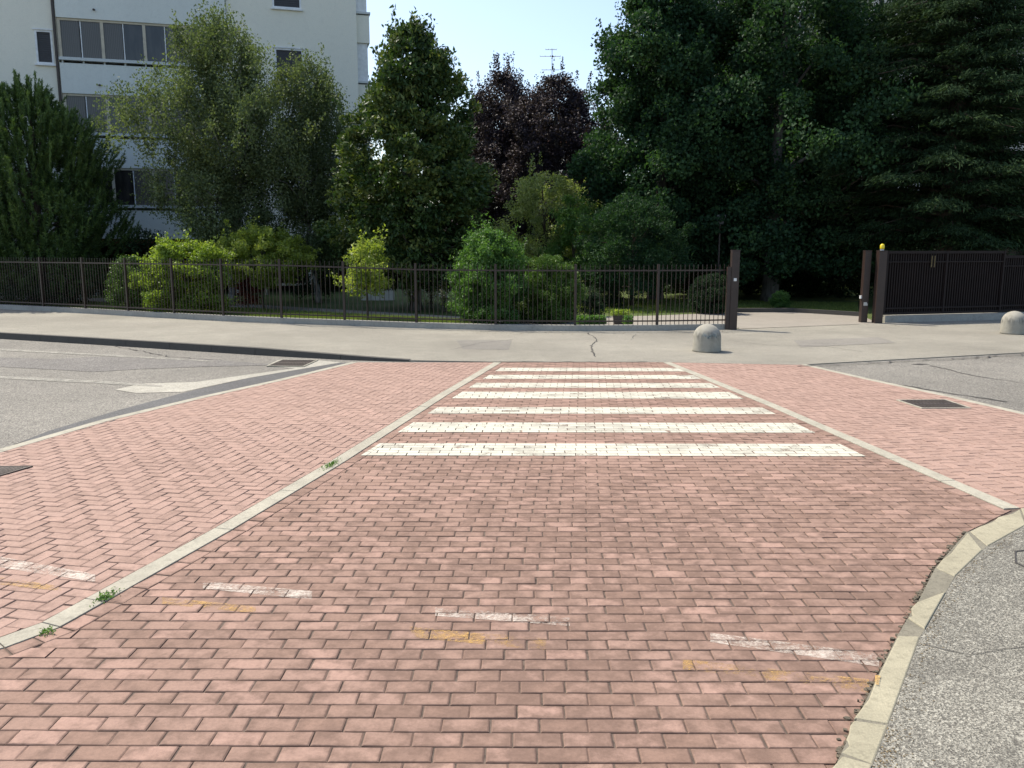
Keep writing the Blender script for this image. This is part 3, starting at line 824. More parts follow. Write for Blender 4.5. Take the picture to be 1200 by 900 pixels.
# gate posts
def pillar(px, py, w, ytop, label, extra):
    p = P(px, py, ZS); root = empty('gate_post', p, 0, label, 'gate post')
    h = D(px, ytop, p.y).z - p.z
    m = MB(); m.box(-w / 2, w / 2, 0, w, 0, h); m.box(-w / 2 - .006, w / 2 + .006, -.006, w + .006, h, h + .02); m.build('post', M['fence'], root, bevel=0.006)
    if extra == 'sticker':
        m = MB(); m.box(-.035, .035, -.006, -.001, h * .62, h * .62 + .07); m.build('sticker', M['white_plastic'], root)
        m = MB(); m.box(-w / 2 - .05, -w / 2 - .002, .03, .10, h * .63, h * .63 + .10); m.build('sensor', M['steel'], root)
        m = MB(); m.box(-w / 2 - .09, -w / 2 - .002, .02, .12, 0.0, h * .80); m.build('gate_guide', M['fence'], root)
    if extra == 'intercom':
        m = MB(); m.box(-.05, .05, -.03, -.001, .44, .50); m.box(-.06, .02, -.05, -.031, .47, .53); m.build('lock', M['steel'], root)
        for k in range(1): m = MB(); m.box(-w / 2 - .04, -w / 2 - .001, .04, .10, .62, .70); m.build('sensor', M['white_plastic'], root)
    if extra == 'beacon':
        m = MB(); m.lathe([(0.05, 0), (0.05, .03), (0.04, .04)], (0, w / 2, h + .02), 16); be = m.build('beacon', M['steel'], root, smooth=False)
        m = MB(); m.lathe([(0.052, 0), (0.056, .02), (0.055, .08), (0.046, .108), (0.026, .125), (.005, .13)], (0, w / 2, h + .06), 20); m.build('lamp_dome', M['yellow'], be, smooth=True)
    return root, p, h
pillar(859, 386.5, 0.18, 294, 'wide brown square gate post at the right end of the bar fence', 'sticker')
pillar(1012.5, 378, 0.165, 294.5, 'brown gate post with a small silver lock left of the beacon post', 'intercom')
_, gp1, _ = pillar(1029.5, 379, 0.20, 294.5, 'brown gate post carrying a yellow flashing beacon on top', 'beacon')
# dark gate to the right
ga = P(1036, 378, ZS) + Vector((0, .1, 0)); gb = P(1172, 374.5, ZS) + Vector((0, .1, 0)); gc = P(1330, 370, ZS) + Vector((0, .1, 0)); gd = P(1560, 364, ZS) + Vector((0, .1, 0))
m = MB()
for a, b in ((ga, gb), (gb, gc), (gc, gd)):
    m.hexa([(a.x, a.y - .14, 0), (b.x, b.y - .14, 0), (b.x, b.y + .16, 0), (a.x, a.y + .16, 0)], [(a.x, a.y - .14, .19), (b.x, b.y - .14, .19), (b.x, b.y + .16, .19), (a.x, a.y + .16, .19)])
tag(m.build('low_wall', M['plinth'], at=ga), 'low grey concrete kerb wall under the dark gate', 'low wall')
def dense_gate(name, a, b, top, label, cat, framecap=True):
    root = empty(name, a, 0, label, cat)
    t = (b - a).normalized(); t.z = 0; n = Vector((-t.y, t.x, 0)); L = (b - a).length; m = MB()
    N = int(L / 0.075)
    for i in range(N):
        c = t * (L * (i + .5) / N); obox(m, c, t, n, 0.016, 0.012, 0.24, top - 0.05)
    m.build('bars', M['gate'], root)
    m = MB(); c = t * L / 2 + n * 0.035; obox(m, c, t, n, L / 2 - .03, 0.004, 0.25, top - .06); m.build('backing_sheet', M['gate'], root)
    m = MB(); obox(m, t * L / 2, t, n, L / 2, .03, top - .07, top); obox(m, t * L / 2 - n * .02, t, n, L / 2, .012, .34, .38)
    obox(m, t * L / 2 - n * .02, t, n, L / 2, .012, top - .30, top - .27)
    obox(m, t * L / 2, t, n, L / 2, .03, .19, .25)
    k = int(L / 1.5)
    for i in range(k + 1):
        obox(m, t * (L * i / k) - n * 0.004, t, n, .028, .034, .2, top - .002)
    m.build('gate_frame', M['gate'], root)
    return root
g1 = dense_gate('sliding_gate', ga, gb, D(1036, 294, ga.y).z - ZS, 'dark brown sliding gate with close vertical bars right of the beacon post', 'gate')
m = MB(); t_ = (gb - ga).normalized()
for i in (0, 1):
    c = t_ * (1.35 + i * .09); m.box(c.x - .012, c.x + .012, c.y - .06, c.y - .045, 1.42, 1.72)
m.build('brass_latch', M['brass'], g1)
dense_gate('dark_fence', gb + Vector((0, .12, 0)), gd + Vector((0, .12, 0)), 1.72, 'dark brown close barred fence continuing beyond the sliding gate at the right edge', 'fence')

# ------------------------------------------------------------------ buildings
BA = math.atan(970 / 3530)
B0 = D(68, 45, 33.5); B0.z = 0
bd = Vector((math.cos(BA), math.sin(BA), 0)); bn = Vector((math.sin(BA), -math.cos(BA), 0))
bld = empty('apartment_building', B0, BA, 'cream apartment block with pale blue glazed balconies behind the birches', 'building')
def S(x):        # image column on the facade line to metres along it
    u = (x - 600) / F / CP * 1.0
    # solve (B0 + s*bd).x = k*(B0 + s*bd).y with k near u (upper storeys)
    k = (x - 600) / F / (CP + ((450 - 70) / F) * SP)
    return (k * B0.y - B0.x) / (bd.x - k * bd.y)
def Z(y, x):
    s = S(x); Y = B0.y + s * bd.y
    return D(x, y, Y).z
def fb(mb, s0, s1, d0, d1, z0, z1): mb.box(s0, s1, -d1, -d0, z0, z1)      # d outward from the facade, local -y
S0, SB, SE = S(-260), 0.0, S(419)
SM = S(268)
wins_l = [(S(43), S(63.5), Z(75, 50), Z(35, 50)), (S(43.5), S(64), Z(75, 50) - 2.78, Z(35, 50) - 2.78), (S(43.5), S(64), Z(75, 50) - 5.56, Z(35, 50) - 5.56), (S(43), S(63.5), Z(75, 50) + 2.78, Z(35, 50) + 2.78)]
wz = Z(94, 340), Z(57, 340)
wins_r = [(S(322), S(355.5), wz[0] + k * 2.78, wz[1] + k * 2.78) for k in (-2, -1, 0, 1, 2)]
def wall_with_holes(name, s0, s1, z0, z1, d0, d1, holes, mat):
    mb = MB(); zc = sorted(set([z0, z1] + [z for h in holes for z in h[2:]])); 
    xs = sorted(set([s0, s1] + [s for h in holes for s in h[:2]]))
    for a, b in zip(zc, zc[1:]):
        run = None
        for p, q in zip(xs, xs[1:]):
            mid = ((p + q) / 2, (a + b) / 2); hole = any(h[0] < mid[0] < h[1] and h[2] < mid[1] < h[3] for h in holes)
            if not hole:
                if run is None: run = [p, q]
                else: run[1] = q
            if hole and run: fb(mb, run[0], run[1], d0, d1, a, b); run = None
        if run: fb(mb, run[0], run[1], d0, d1, a, b)
    return mb.build(name, mat, bld)
TOP = 19.0
wall_with_holes('wall', S0, SB - .02, 0, TOP, -0.35, 0, wins_l, M['wall'])
wall_with_holes('wall', SM, SE, 2.3, TOP, -0.35, 0, wins_r, M['wall'])
m = MB(); fb(m, SB - .02, SM, -1.65, -1.45, 2.3, TOP); m.build('wall', M['wall'], bld)
m = MB(); fb(m, S0, SE, -12, -11.7, 0, TOP); fb(m, S0, S0 + .3, -11.7, -.35, 0, TOP); fb(m, SE - .3, SE, -11.7, -.353, 0, TOP); fb(m, S0, SE, -11.7, 0, TOP, TOP + .3); m.build('rear_walls', M['wall'], bld)
m = MB(); fb(m, SB, SE - .3, -11.6, -.36, 2.12, 2.3); m.build('portico_ceiling', M['brickwall'], bld)
for s in (SB + .4, SM * .5, SM - .3, SM + 3.0, SE - .5): m = MB(); fb(m, s - .2, s + .2, -.6, -.2, 0, 2.12); m.build('column', M['wall'], bld)
m = MB(); fb(m, SB, SE - .31, -6.2, -6.0, 0, 2.11); m.build('portico_back_wall', M['redbox'], bld)
def window(s0, s1, z0, z1, blind=True, mat='pane'):
    fr = MB(); w = .07
    fb(fr, s0, s0 + w, -.12, .012, z0, z1); fb(fr, s1 - w, s1, -.12, .012, z0, z1); fb(fr, s0 + w, s1 - w, -.12, .012, z0, z0 + w); fb(fr, s0 + w, s1 - w, -.12, .012, z1 - w, z1)
    o = fr.build('window', M['frame'], bld)
    p = MB(); fb(p, s0 + w, s1 - w, -.10, -.07, z0 + w, z1 - w); p.build('pane', M[mat], o)
    if blind:
        p = MB(); k = random.choice([.0, .15, .35]); n = 14
        for i in range(n):
            za = z1 - w - (z1 - z0 - 2 * w) * (1 - k) * i / n; zb = z1 - w - (z1 - z0 - 2 * w) * (1 - k) * (i + .86) / n
            fb(p, s0 + w, s1 - w, -.062, -.045, zb, za)
        p.build('roller_blind', M['shutter'], o)
    p = MB(); fb(p, s0 - .06, s1 + .06, .002 - .02, .09, z0 - .06, z0 - .003); p.build('sill', M['frame'], o)
    p = MB(); fb(p, s0 - .05, s1 + .05, .014, .05, z1 + .002, z1 + .05); p.build('lintel', M['frame'], o)
for w in wins_l: window(*w)
for w in wins_r: window(*w)
zbs = [Z(281, 100) - .15 + 3.05 * k for k in range(0, 6)]
zbs = [2.30 + 2.775 * k for k in range(6)]
for bi, zb in enumerate(zbs):
    m = MB(); fb(m, SB, SM - .02, -.02, .10, zb, zb + 1.12); bal = m.build('balcony', M['balcony'], bld)
    m = MB(); fb(m, SB, SM - .02, -1.44, -.021, zb, zb + .2); m.build('floor_slab', M['slab'], bal)
    m = MB(); fb(m, SB, SM - .02, -.06, .16, zb + 1.22, zb + 1.33); m.build('rail', M['slab'], bal)
    k = 8
    for i in range(k + 1):
        m = MB(); s = SB + .1 + (SM - SB - .25) * i / k; fb(m, s - .03, s + .03, 0, .06, zb + 1.121, zb + 1.219); m.build('rail_support', M['slab'], bal)
    z0, z1 = zb + 1.331, zb + 2.77
    if bi == 5: z1 = TOP
    N = 8
    for i in range(N):
        s0 = SB + .04 + (SM - SB - .1) * i / N; s1 = SB + .04 + (SM - SB - .1) * (i + 1) / N
        m = MB(); fb(m, s0 + .04, s1 - .04, -.01, .01, z0, z1 - .08)
        m.build('pane', M['curtain' if (i * 7 + bi * 3) % 5 in (0, 1, 3) else 'pane'], bal)
    for i in range(N + 1):
        s = SB + .06 + (SM - SB - .14) * i / N; m = MB()
        if i % 2: fb(m, s - .018, s + .018, -.03, .03, z0, z1 - .081); m.build('mullion', M['frame'], bal)
        else: fb(m, s - .055, s + .055, -.05, .05, z0, z1 - .081); m.build('post', M['beige'], bal)
    m = MB(); fb(m, SB, SM - .02, -.05, .049, z1 - .08, z1 - .001); m.build('top_frame', M['beige'], bal)
    for s in (SM * .22, SM * .82): m = MB(); m.tube([(s, -.10, zb + .35), (s, -.22, zb + .33)], [.04, .04], 8); m.build('drain_spout', M['iron'], bal)
m = MB(); m.tube([(SB - .08, -.08, 0), (SB - .08, -.08, TOP)], [.055, .055], 8); m.build('downpipe', M['iron'], bld)
# corner loggia at the right end of the block
for k in range(0, 6):
    zb = 5.1 + k * 2.78
    m = MB(); fb(m, SE + .002, SE + .55, -3.2, -.2, zb - .2, zb + .9); bal = m.build('side_balcony', M['wall'], bld)
    m = MB(); fb(m, SE + .002, SE + .60, -3.25, -.15, zb + .95, zb + 1.03); m.build('rail', M['slab'], bal)
    m = MB(); fb(m, SE + .003, SE + .40, -2.9, -.4, zb + 1.05, zb + 2.55); m.build('pane', M['curtain'], bal)
    m = MB(); fb(m, SE + .002, SE + .46, -3.1, -2.9, zb + 1.04, zb + 2.57); m.build('post', M['frame'], bal)
    m = MB(); fb(m, SE + .002, SE + .46, -.4, -.28, zb + 1.04, zb + 2.57); m.build('post', M['frame'], bal)

# pale block far behind the dark trees on the right
b2c = D(980, 300, 75); b2c.z = 0
bl2 = empty('apartment_building', b2c, 0, 'pale pinkish apartment block glimpsed through the dark trees on the right', 'building')
m = MB(); m.box(-14.5, 26, 0, 14, 0, 24); m.build('wall', M['wall2'], bl2)
for f in range(7):
    for c in range(9):
        x = -12.5 + c * 4.3; z = 1.2 + f * 3.2
        m = MB(); m.box(x - .7, x + .7, -.05, -.002, z, z + 1.5); wf = m.build('window', M['frame'], bl2)
        m = MB(); m.box(x - .62, x + .62, -.06, -.051, z + .08, z + 1.42); m.build('pane', M['pane'], wf)
m = MB(); m.box(-15, 26.5, -.6, 14.6, 24.001, 24.4); m.build('roof', M['slab'], bl2)
# rooftop aerial beyond the copper beeches, on its own distant house
hc = D(640, 300, 90); hc.z = 0
hs = empty('distant_house', hc, 0, 'distant house hidden behind the copper beeches carrying a roof aerial', 'house')
m = MB(); m.box(-5, 5, 0, 9, 0, 12.5); m.build('wall', M['wall2'], hs)
m = MB(); m.add([(-5.5, -.5, 12.501), (5.5, -.5, 12.501), (5.5, 9.5, 12.501), (-5.5, 9.5, 12.501), (-5, 4.5, 15), (5, 4.5, 15)], [(0, 1, 5, 4), (2, 3, 4, 5), (1, 2, 5), (3, 0, 4), (3, 2, 1, 0)]); m.build('roof', M['brickwall'], hs)
zt = D(647, 57, 94.5).z
m = MB(); x = D(647, 60, 94.5).x - hc.x
m.tube([(x, 4.5, 14.5), (x, 4.5, zt)], [.05, .04], 6)
for z, l in ((zt - .1, .7), (zt - .8, 1.3), (zt - 2.2, 1.1), (zt - 3.0, .5)):
    m.tube([(x - l, 4.5, z), (x + l * .7, 4.5, z)], [.03, .03], 5)
    for i in range(5): xx = x - l + l * 1.7 * i / 4; m.tube([(xx, 4.2, z + .03), (xx, 4.8, z + .03)], [.02, .02], 4)
m.build('roof_aerial', M['steel'], hs)

# ------------------------------------------------------------------ foliage
def quads_mesh(name, V, tint, mat, parent):
    """V: (n,4,3) leaf quads"""
    n = V.shape[0]; me = bpy.data.meshes.new(name)
    me.vertices.add(n * 4); me.vertices.foreach_set('co', V.astype(np.float32).ravel())
    me.loops.add(n * 4); me.loops.foreach_set('vertex_index', np.arange(n * 4, dtype=np.int32))
    me.polygons.add(n); me.polygons.foreach_set('loop_start', np.arange(0, n * 4, 4, dtype=np.int32))
    try: me.polygons.foreach_set('loop_total', np.full(n, 4, dtype=np.int32))
    except Exception: pass
    me.update(calc_edges=True)
    a = me.attributes.new('tint', 'FLOAT', 'FACE'); a.data.foreach_set('value', np.clip(tint, 0, 1).astype(np.float32))
    return link_mesh(name, me, mat, parent)
def nrm(a): return a / (np.linalg.norm(a, axis=1, keepdims=True) + 1e-9)
def leaves(C, rng, length, width, direc=None, dmix=0.0, fold=0.25, jitter=0.35):
    n = len(C); d = nrm(rng.normal(size=(n, 3)))
    if direc is not None: d = nrm(d * (1 - dmix) + direc * dmix)
    s = nrm(np.cross(d, rng.normal(size=(n, 3)))); u = np.cross(s, d)
    L = (length * (1 + jitter * rng.uniform(-1, 1, n)))[:, None]; Wd = (width * (1 + jitter * rng.uniform(-1, 1, n)))[:, None]
    a = C - d * L * .5; t = C + d * L * .5; m1 = C + s * Wd * .5 + u * Wd * fold - d * L * .05; m2 = C - s * Wd * .5 + u * Wd * fold - d * L * .05
    return np.stack([a, m1, t, m2], 1)
def clumps(rng, n, prof, z0, z1, shell=0.55, lobes=0.18, sx=1.0, sy=1.0):
    """clump centres through a crown whose radius at height fraction t is prof(t)"""
    t = rng.uniform(0, 1, n * 4); w = np.array([prof(k) for k in t]); keep = rng.uniform(0, w.max(), n * 4) < w; t = t[keep][:n]; n = len(t)
    ph = rng.uniform(0, 2 * np.pi, n); r = np.array([prof(k) for k in t]); q = rng.uniform(shell ** 2, 1, n) ** .5
    o = rng.uniform(0, 6.28, 4)
    lob = 1 + lobes * (np.sin(3 * ph + o[0] + 5 * t) + np.sin(5 * ph + o[1] - 9 * t) * .7 + np.sin(17 * t + o[2] + ph) * .8)
    r = r * q * lob
    return np.stack([r * np.cos(ph) * sx, r * np.sin(ph) * sy, z0 + (z1 - z0) * t], 1), q
def trunk_mesh(rng, parent, mat, h, r0, C, nl=14, bend=0.15, start=0.25, top=0.92):
    m = MB(); ph = rng.uniform(0, 6.28, 2)
    def ax(t): return Vector((bend * math.sin(t * 2.5 + ph[0]) - bend * math.sin(ph[0]), bend * math.sin(t * 3.1 + ph[1]) - bend * math.sin(ph[1]), t * h))
    ts = [0, .03, .1, .25, .4, .55, .7, .85, top]
    m.tube([ax(t) for t in ts], [r0 * 1.35, r0 * 1.1] + [r0 * (1 - .88 * t) for t in ts[2:]], 10)
    idx = rng.choice(len(C), min(nl, len(C)), replace=False)
    for i in idx:
        e = Vector(C[i]); t = max(start * .7, min(top - .05, (e.z / h) * rng.uniform(.55, .85)))
        s = ax(t); mid = s.lerp(e, .5) + Vector((0, 0, .12 * (e - s).length * rng.uniform(-.3, 1))); rr = max(.015, r0 * .42 * (1 - .7 * t))
        m.tube([s, s.lerp(mid, .5) + Vector((0, 0, .03)), mid, e], [rr, rr * .8, rr * .55, rr * .15], 6, cap=False)
    return m.build('trunk', mat, parent, smooth=True)
def scatter(rng, C, per, rad, flat=0.75, up=0.0, grav=0.0):
    n = len(C) * per; cc = np.repeat(C, per, 0); R_ = np.repeat(rad if isinstance(rad, np.ndarray) else np.full(len(C), rad), per)
    d = nrm(rng.normal(size=(n, 3))); q = rng.uniform(0, 1, n) ** .5
    o = d * (q * R_)[:, None]; o[:, 2] *= flat
    o[:, 2] -= grav * (o[:, 0] ** 2 + o[:, 1] ** 2) ** .5
    return cc + o, q
def tree(name, px, Y, ybase_z, ytop, wpx, prof, label, cat, mat, bark, n_cl, per, crad, leaf, seed, z0=1.2, group=None, shell=.55, lobes=.18, flat=.75,
         direc=None, dmix=0.0, r0=.16, nl=14, grav=0.0, sy=1.0, top=None, tintbase=.5, bend=.15, twigs=0):
    rng = np.random.default_rng(seed)
    b = D(px, 300, Y); base = Vector((b.x, Y, ybase_z)); h = top if top else D(px, ytop, Y).z - ybase_z
    root = empty(name, base, 0, label, cat, group)
    Rm = wpx / F * Y * .5
    C, q = clumps(rng, n_cl, lambda t: Rm * prof(t), z0, h - crad * .6, shell, lobes, 1, sy)
    rad = crad * rng.uniform(.65, 1.35, len(C))
    Pp, qq = scatter(rng, C, per, rad, flat, grav=grav)
    if twigs:       # stray leading shoots that break the outline
        k = rng.choice(len(C), twigs); dirn = nrm(C[k] - np.array([0, 0, h * .45])) * np.array([1, 1, 1.0]) + np.array([0, 0, .5])
        tt = rng.uniform(.6, 1.6, (twigs, 22, 1)) * crad
        ex = C[k][:, None, :] + dirn[:, None, :] * tt + rng.normal(size=(twigs, 22, 3)) * .05
        Pp = np.concatenate([Pp, ex.reshape(-1, 3)])
    Pp = Pp[Pp[:, 2] > 0.05]
    dv = None
    if isinstance(direc, str) and direc == 'out':
        dv = nrm(Pp - np.array([0, 0, h * .4]))
    elif direc is not None: dv = np.array(direc, float)[None, :]
    V = leaves(Pp, rng, leaf[0], leaf[1], dv, dmix)
    ctint = np.repeat(rng.normal(0, .16, len(C)), per); ct = np.zeros(len(Pp)); m_ = min(len(ct), len(ctint)); ct[:m_] = ctint[:m_]
    tint = tintbase + ct + rng.normal(0, .17, len(Pp))
    trunk_mesh(rng, root, bark, h, r0, C, nl, bend)
    quads_mesh('crown', V, tint, mat, root)
    return root
LF = {
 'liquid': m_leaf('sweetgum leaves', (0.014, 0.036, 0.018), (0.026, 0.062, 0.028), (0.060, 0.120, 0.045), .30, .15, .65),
 'cedar': m_leaf('cedar needles', (0.016, 0.032, 0.015), (0.028, 0.052, 0.024), (0.07, 0.11, 0.04), .16, .06, .8),
 'magnolia': m_leaf('magnolia leaves', (0.018, 0.042, 0.013), (0.045, 0.085, 0.022), (0.17, 0.20, 0.055), .24, .28, .55),
 'birch': m_leaf('birch leaves', (0.065, 0.090, 0.040), (0.115, 0.15, 0.070), (0.20, 0.24, 0.125), .34, .15, .65),
 'beech': m_leaf('copper beech leaves', (0.020, 0.015, 0.020), (0.042, 0.029, 0.036), (0.085, 0.060, 0.068), .14, .25, .6),
 'pine': m_leaf('pine needles', (0.030, 0.060, 0.018), (0.065, 0.115, 0.030), (0.14, 0.21, 0.055), .2, .35),
 'lime': m_leaf('lime green leaves', (0.12, 0.18, 0.03), (0.21, 0.29, 0.05), (0.34, 0.40, 0.09), .46, .35),
 'yellow': m_leaf('yellow green leaves', (0.14, 0.19, 0.03), (0.24, 0.30, 0.06), (0.38, 0.42, 0.11), .46, .35),
 'mid': m_leaf('mid green leaves', (0.04, 0.09, 0.022), (0.085, 0.18, 0.04), (0.17, 0.30, 0.075), .38, .35),
 'soft': m_leaf('soft green leaves', (0.12, 0.165, 0.055), (0.24, 0.29, 0.11), (0.40, 0.44, 0.19), .45, .35),
 'juniper': m_leaf('juniper needles', (0.045, 0.09, 0.018), (0.095, 0.17, 0.032), (0.17, 0.26, 0.055), .15, .25),
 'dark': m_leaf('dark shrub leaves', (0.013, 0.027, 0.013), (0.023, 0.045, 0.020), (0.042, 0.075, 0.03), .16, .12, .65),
 'red': m_leaf('red shrub leaves', (0.09, 0.02, 0.02), (0.17, 0.035, 0.03), (0.28, 0.07, 0.05), .3, .3),
 'grass': m_leaf('grass blades', (0.09, 0.14, 0.025), (0.17, 0.23, 0.05), (0.30, 0.34, 0.11), .4, .3),  # blade colours brightened to stand in for sunlight along the fence
 'litter': m_leaf('dry leaves', (0.07, 0.055, 0.035), (0.15, 0.11, 0.06), (0.26, 0.20, 0.11), .1, .2, .8),
 'flower': m_leaf('white petals', (0.5, 0.5, 0.46), (0.65, 0.64, 0.6), (0.75, 0.74, 0.7), .2, .3),
}
BK = {'brown': m_bark('brown bark', (0.10, 0.075, 0.055)), 'birch': m_bark('birch bark', (0.38, 0.36, 0.32), (0.03, 0.03, 0.03), .9), 'grey': m_bark('grey bark', (0.16, 0.15, 0.13))}

# big dark trees on the right
col_ = lambda t: (min(1, .62 + 1.2 * t) if t < .3 else 1 - .9 * max(0, (t - .45) / .55) ** 1.6)
ovo = lambda t: max(0.05, math.sin(math.pi * min(1, t * .86 + .13)) ** .7)
cone = lambda t: max(.04, (1 - t) ** .75) * min(1, .55 + 3 * t)
ball = lambda t: max(.05, math.sqrt(max(0, 1 - (2 * t - .9) ** 2 / 1.25)))
tree('sweetgum_tree', 769, 31, 0, -90, 150, col_, 'tall dark green broadleaf tree just right of the open sky', 'tree', LF['liquid'], BK['grey'], 430, 260, .55, (.12, .10), 21, z0=1.0, r0=.26, group='dark trees behind the gate', dmix=.4, direc=(0, 0, -1), twigs=90, shell=.5, lobes=.24)
tree('sweetgum_tree', 905, 30, 0, -110, 240, col_, 'broad dark green sweetgum tree between the sky-side tree and the cedar', 'tree', LF['liquid'], BK['grey'], 560, 230, .60, (.12, .10), 22, z0=1.0, r0=.28, group='dark trees behind the gate', dmix=.4, direc=(0, 0, -1), twigs=90, shell=.45, lobes=.26)
def cedar(px, Y, wpx, top, seed, label):
    rng = np.random.default_rng(seed); b = D(px, 300, Y); root = empty('cedar_tree', (b.x, Y, 0), 0, label, 'tree', 'dark trees behind the gate'); Rm = wpx / F * Y * .5
    m = MB(); m.tube([(0, 0, 0), (0.05, 0, .6), (.05, .05, top * .5), (0, 0, top)], [.38, .30, .2, .03], 12); Cs = []; dirs = []
    nb = 190
    for i in range(nb):
        t = (i + rng.uniform(0, 1)) / nb; z = 1.9 + (top - 2.2) * t; ph = i * 2.399 + rng.uniform(-.3, .3); L = Rm * (1 - t) ** .62 * rng.uniform(.72, 1.12) * min(1, .72 + t * 2)
        e = np.array([math.cos(ph), math.sin(ph), 0]); 
        m.tube([(0, 0, z), tuple(e * L * .5 + [0, 0, z + .10 * L]), tuple(e * L + [0, 0, z - .02 * L])], [.05 * (1 - t) + .02, .03, .008], 5, cap=False)
        ns = int(26 * L / 4) + 6
        for k in range(ns):
            a = rng.uniform(.22, 1.0); side = rng.normal(0, .16 * L * (1.1 - a) + .16)
            p = e * L * a + np.array([-e[1], e[0], 0]) * side; zz = z + .10 * L * math.sin(a * 2.2) - .05 * L * a * a - abs(side) * .25
            Cs.append([p[0], p[1], zz]); dirs.append(e * .8 + np.array([-e[1], e[0], 0]) * np.sign(side) * .6 + np.array([0, 0, -.55]))
    Cs = np.array(Cs); dirs = np.array(dirs); per = 50
    n = len(Cs) * per; o = rng.normal(size=(n, 3)) * np.array([.22, .22, .055]); P_ = np.repeat(Cs, per, 0) + o; rr = (o[:, 0] ** 2 + o[:, 1] ** 2) ** .5; P_[:, 2] -= rr * .35
    V = leaves(P_, rng, .17, .034, nrm(np.repeat(dirs, per, 0)), .6)
    tint = .42 + np.repeat(rng.normal(0, .14, len(Cs)), per) + rng.normal(0, .15, n)
    m.build('trunk', BK['brown'], root, smooth=True); quads_mesh('crown', V, tint, LF['cedar'], root)
cedar(1105, 27.5, 330, 13.5, 31, 'dark layered cedar with drooping sprays behind the brown gate')
cedar(1330, 31, 330, 14, 32, 'dark layered cedar half out of view at the right edge')
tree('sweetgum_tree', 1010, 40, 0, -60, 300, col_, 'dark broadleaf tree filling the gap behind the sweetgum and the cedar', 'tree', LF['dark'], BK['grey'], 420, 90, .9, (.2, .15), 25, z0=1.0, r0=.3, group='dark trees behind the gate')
tree('sweetgum_tree', 842, 39, 0, -40, 230, col_, 'dark broadleaf tree added to shade the lawn behind the gap between the two large sweetgums', 'tree', LF['dark'], BK['grey'], 420, 90, .9, (.2, .15), 27, z0=.9, r0=.3, group='dark trees behind the gate')  # added to block the sun and shade the lawn inside the gate
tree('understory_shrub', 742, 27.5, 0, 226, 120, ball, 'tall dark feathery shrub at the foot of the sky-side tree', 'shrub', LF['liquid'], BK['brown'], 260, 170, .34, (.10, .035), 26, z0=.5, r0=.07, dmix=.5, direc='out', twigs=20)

for px, Y, yt, w, sd, lb in ((905, 34, 268, 90, 28, 'dark low bush added to deepen the shade behind the tiny round bush'), (985, 33, 272, 90, 29, 'dark low bush added to deepen the shade left of the beacon post'), (825, 33.5, 280, 90, 30, 'dark low bush added to deepen the shade behind the clipped dome bush')):  # extra bushes, put in to make the gate lawn lie in deeper shade
    tree('understory_shrub', px, Y, 0, yt, w, lambda t: max(.5, math.sin(math.pi * min(1, .25 + t * .68)) ** .6), lb, 'shrub', LF['dark'], BK['brown'], 150, 120, .34, (.10, .06), sd, z0=.1, r0=.05, group='dark bushes added for shade under the big trees')
# copper beeches
tree('copper_beech', 592, 47, 0, 78, 112, ovo, 'dark purple copper beech with an upright spiky top behind the magnolia', 'tree', LF['beech'], BK['grey'], 620, 140, .5, (.13, .08), 41, z0=1.2, r0=.25, group='copper beeches', twigs=230, lobes=.26)
tree('copper_beech', 652, 44, 0, 84, 140, ovo, 'rounder purple copper beech beside the dark sweetgum', 'tree', LF['beech'], BK['grey'], 700, 140, .5, (.13, .08), 42, z0=1.2, r0=.25, group='copper beeches', twigs=230, lobes=.26)
tree('copper_beech', 552, 50, 0, 112, 60, ovo, 'small purple copper beech mostly hidden by the magnolia', 'tree', LF['beech'], BK['grey'], 150, 120, .6, (.13, .09), 43, z0=1.5, r0=.2, group='copper beeches', twigs=30)
tree('small_maple', 641, 33, 0, 199, 104, ball, 'pale green rounded small tree in front of the copper beeches', 'tree', LF['soft'], BK['brown'], 150, 130, .38, (.11, .045), 44, z0=.9, r0=.1, twigs=20)
tree('small_maple', 676, 31, 0, 224, 66, ball, 'fresh green small tree tucked under the dark sweetgum', 'tree', LF['mid'], BK['brown'], 90, 120, .34, (.1, .05), 45, z0=.5, r0=.08, twigs=12)
# magnolia
magp = lambda t: (min(1, .72 + 1.1 * t) if t < .25 else max(.20, 1 - ((t - .25) / .80) ** 2.3))
tree('magnolia_tree', 486, 26, 0, 20, 176, magp, 'tall cone shaped evergreen magnolia with glossy olive leaves', 'tree', LF['magnolia'], BK['grey'], 900, 80, .34, (.155, .072), 51, z0=.8, r0=.17, shell=.25, lobes=.11, direc='out', dmix=.45, twigs=60, nl=34)
# birches
birp = lambda t: (min(1, .42 + 1.25 * t) if t < .46 else max(.14, 1 - ((t - .46) / .60) ** 2.1))
tree('birch_tree', 268, 28, .02, 16, 172, birp, 'large weeping birch in front of the pale blue balconies', 'tree', LF['birch'], BK['birch'], 640, 125, .36, (.080, .055), 61, z0=1.7, r0=.11, shell=.2, lobes=.34, flat=1.5, direc=(0, 0, -1), dmix=.5, twigs=90, nl=46, group='weeping birches', bend=.4)
tree('birch_tree', 372, 29.5, .02, 66, 124, birp, 'shorter grey green weeping birch between the large birch and the magnolia', 'tree', LF['birch'], BK['birch'], 460, 125, .36, (.080, .055), 62, z0=1.2, r0=.10, shell=.2, lobes=.32, flat=1.5, direc=(0, 0, -1), dmix=.5, twigs=70, nl=36, group='weeping birches', bend=.3)
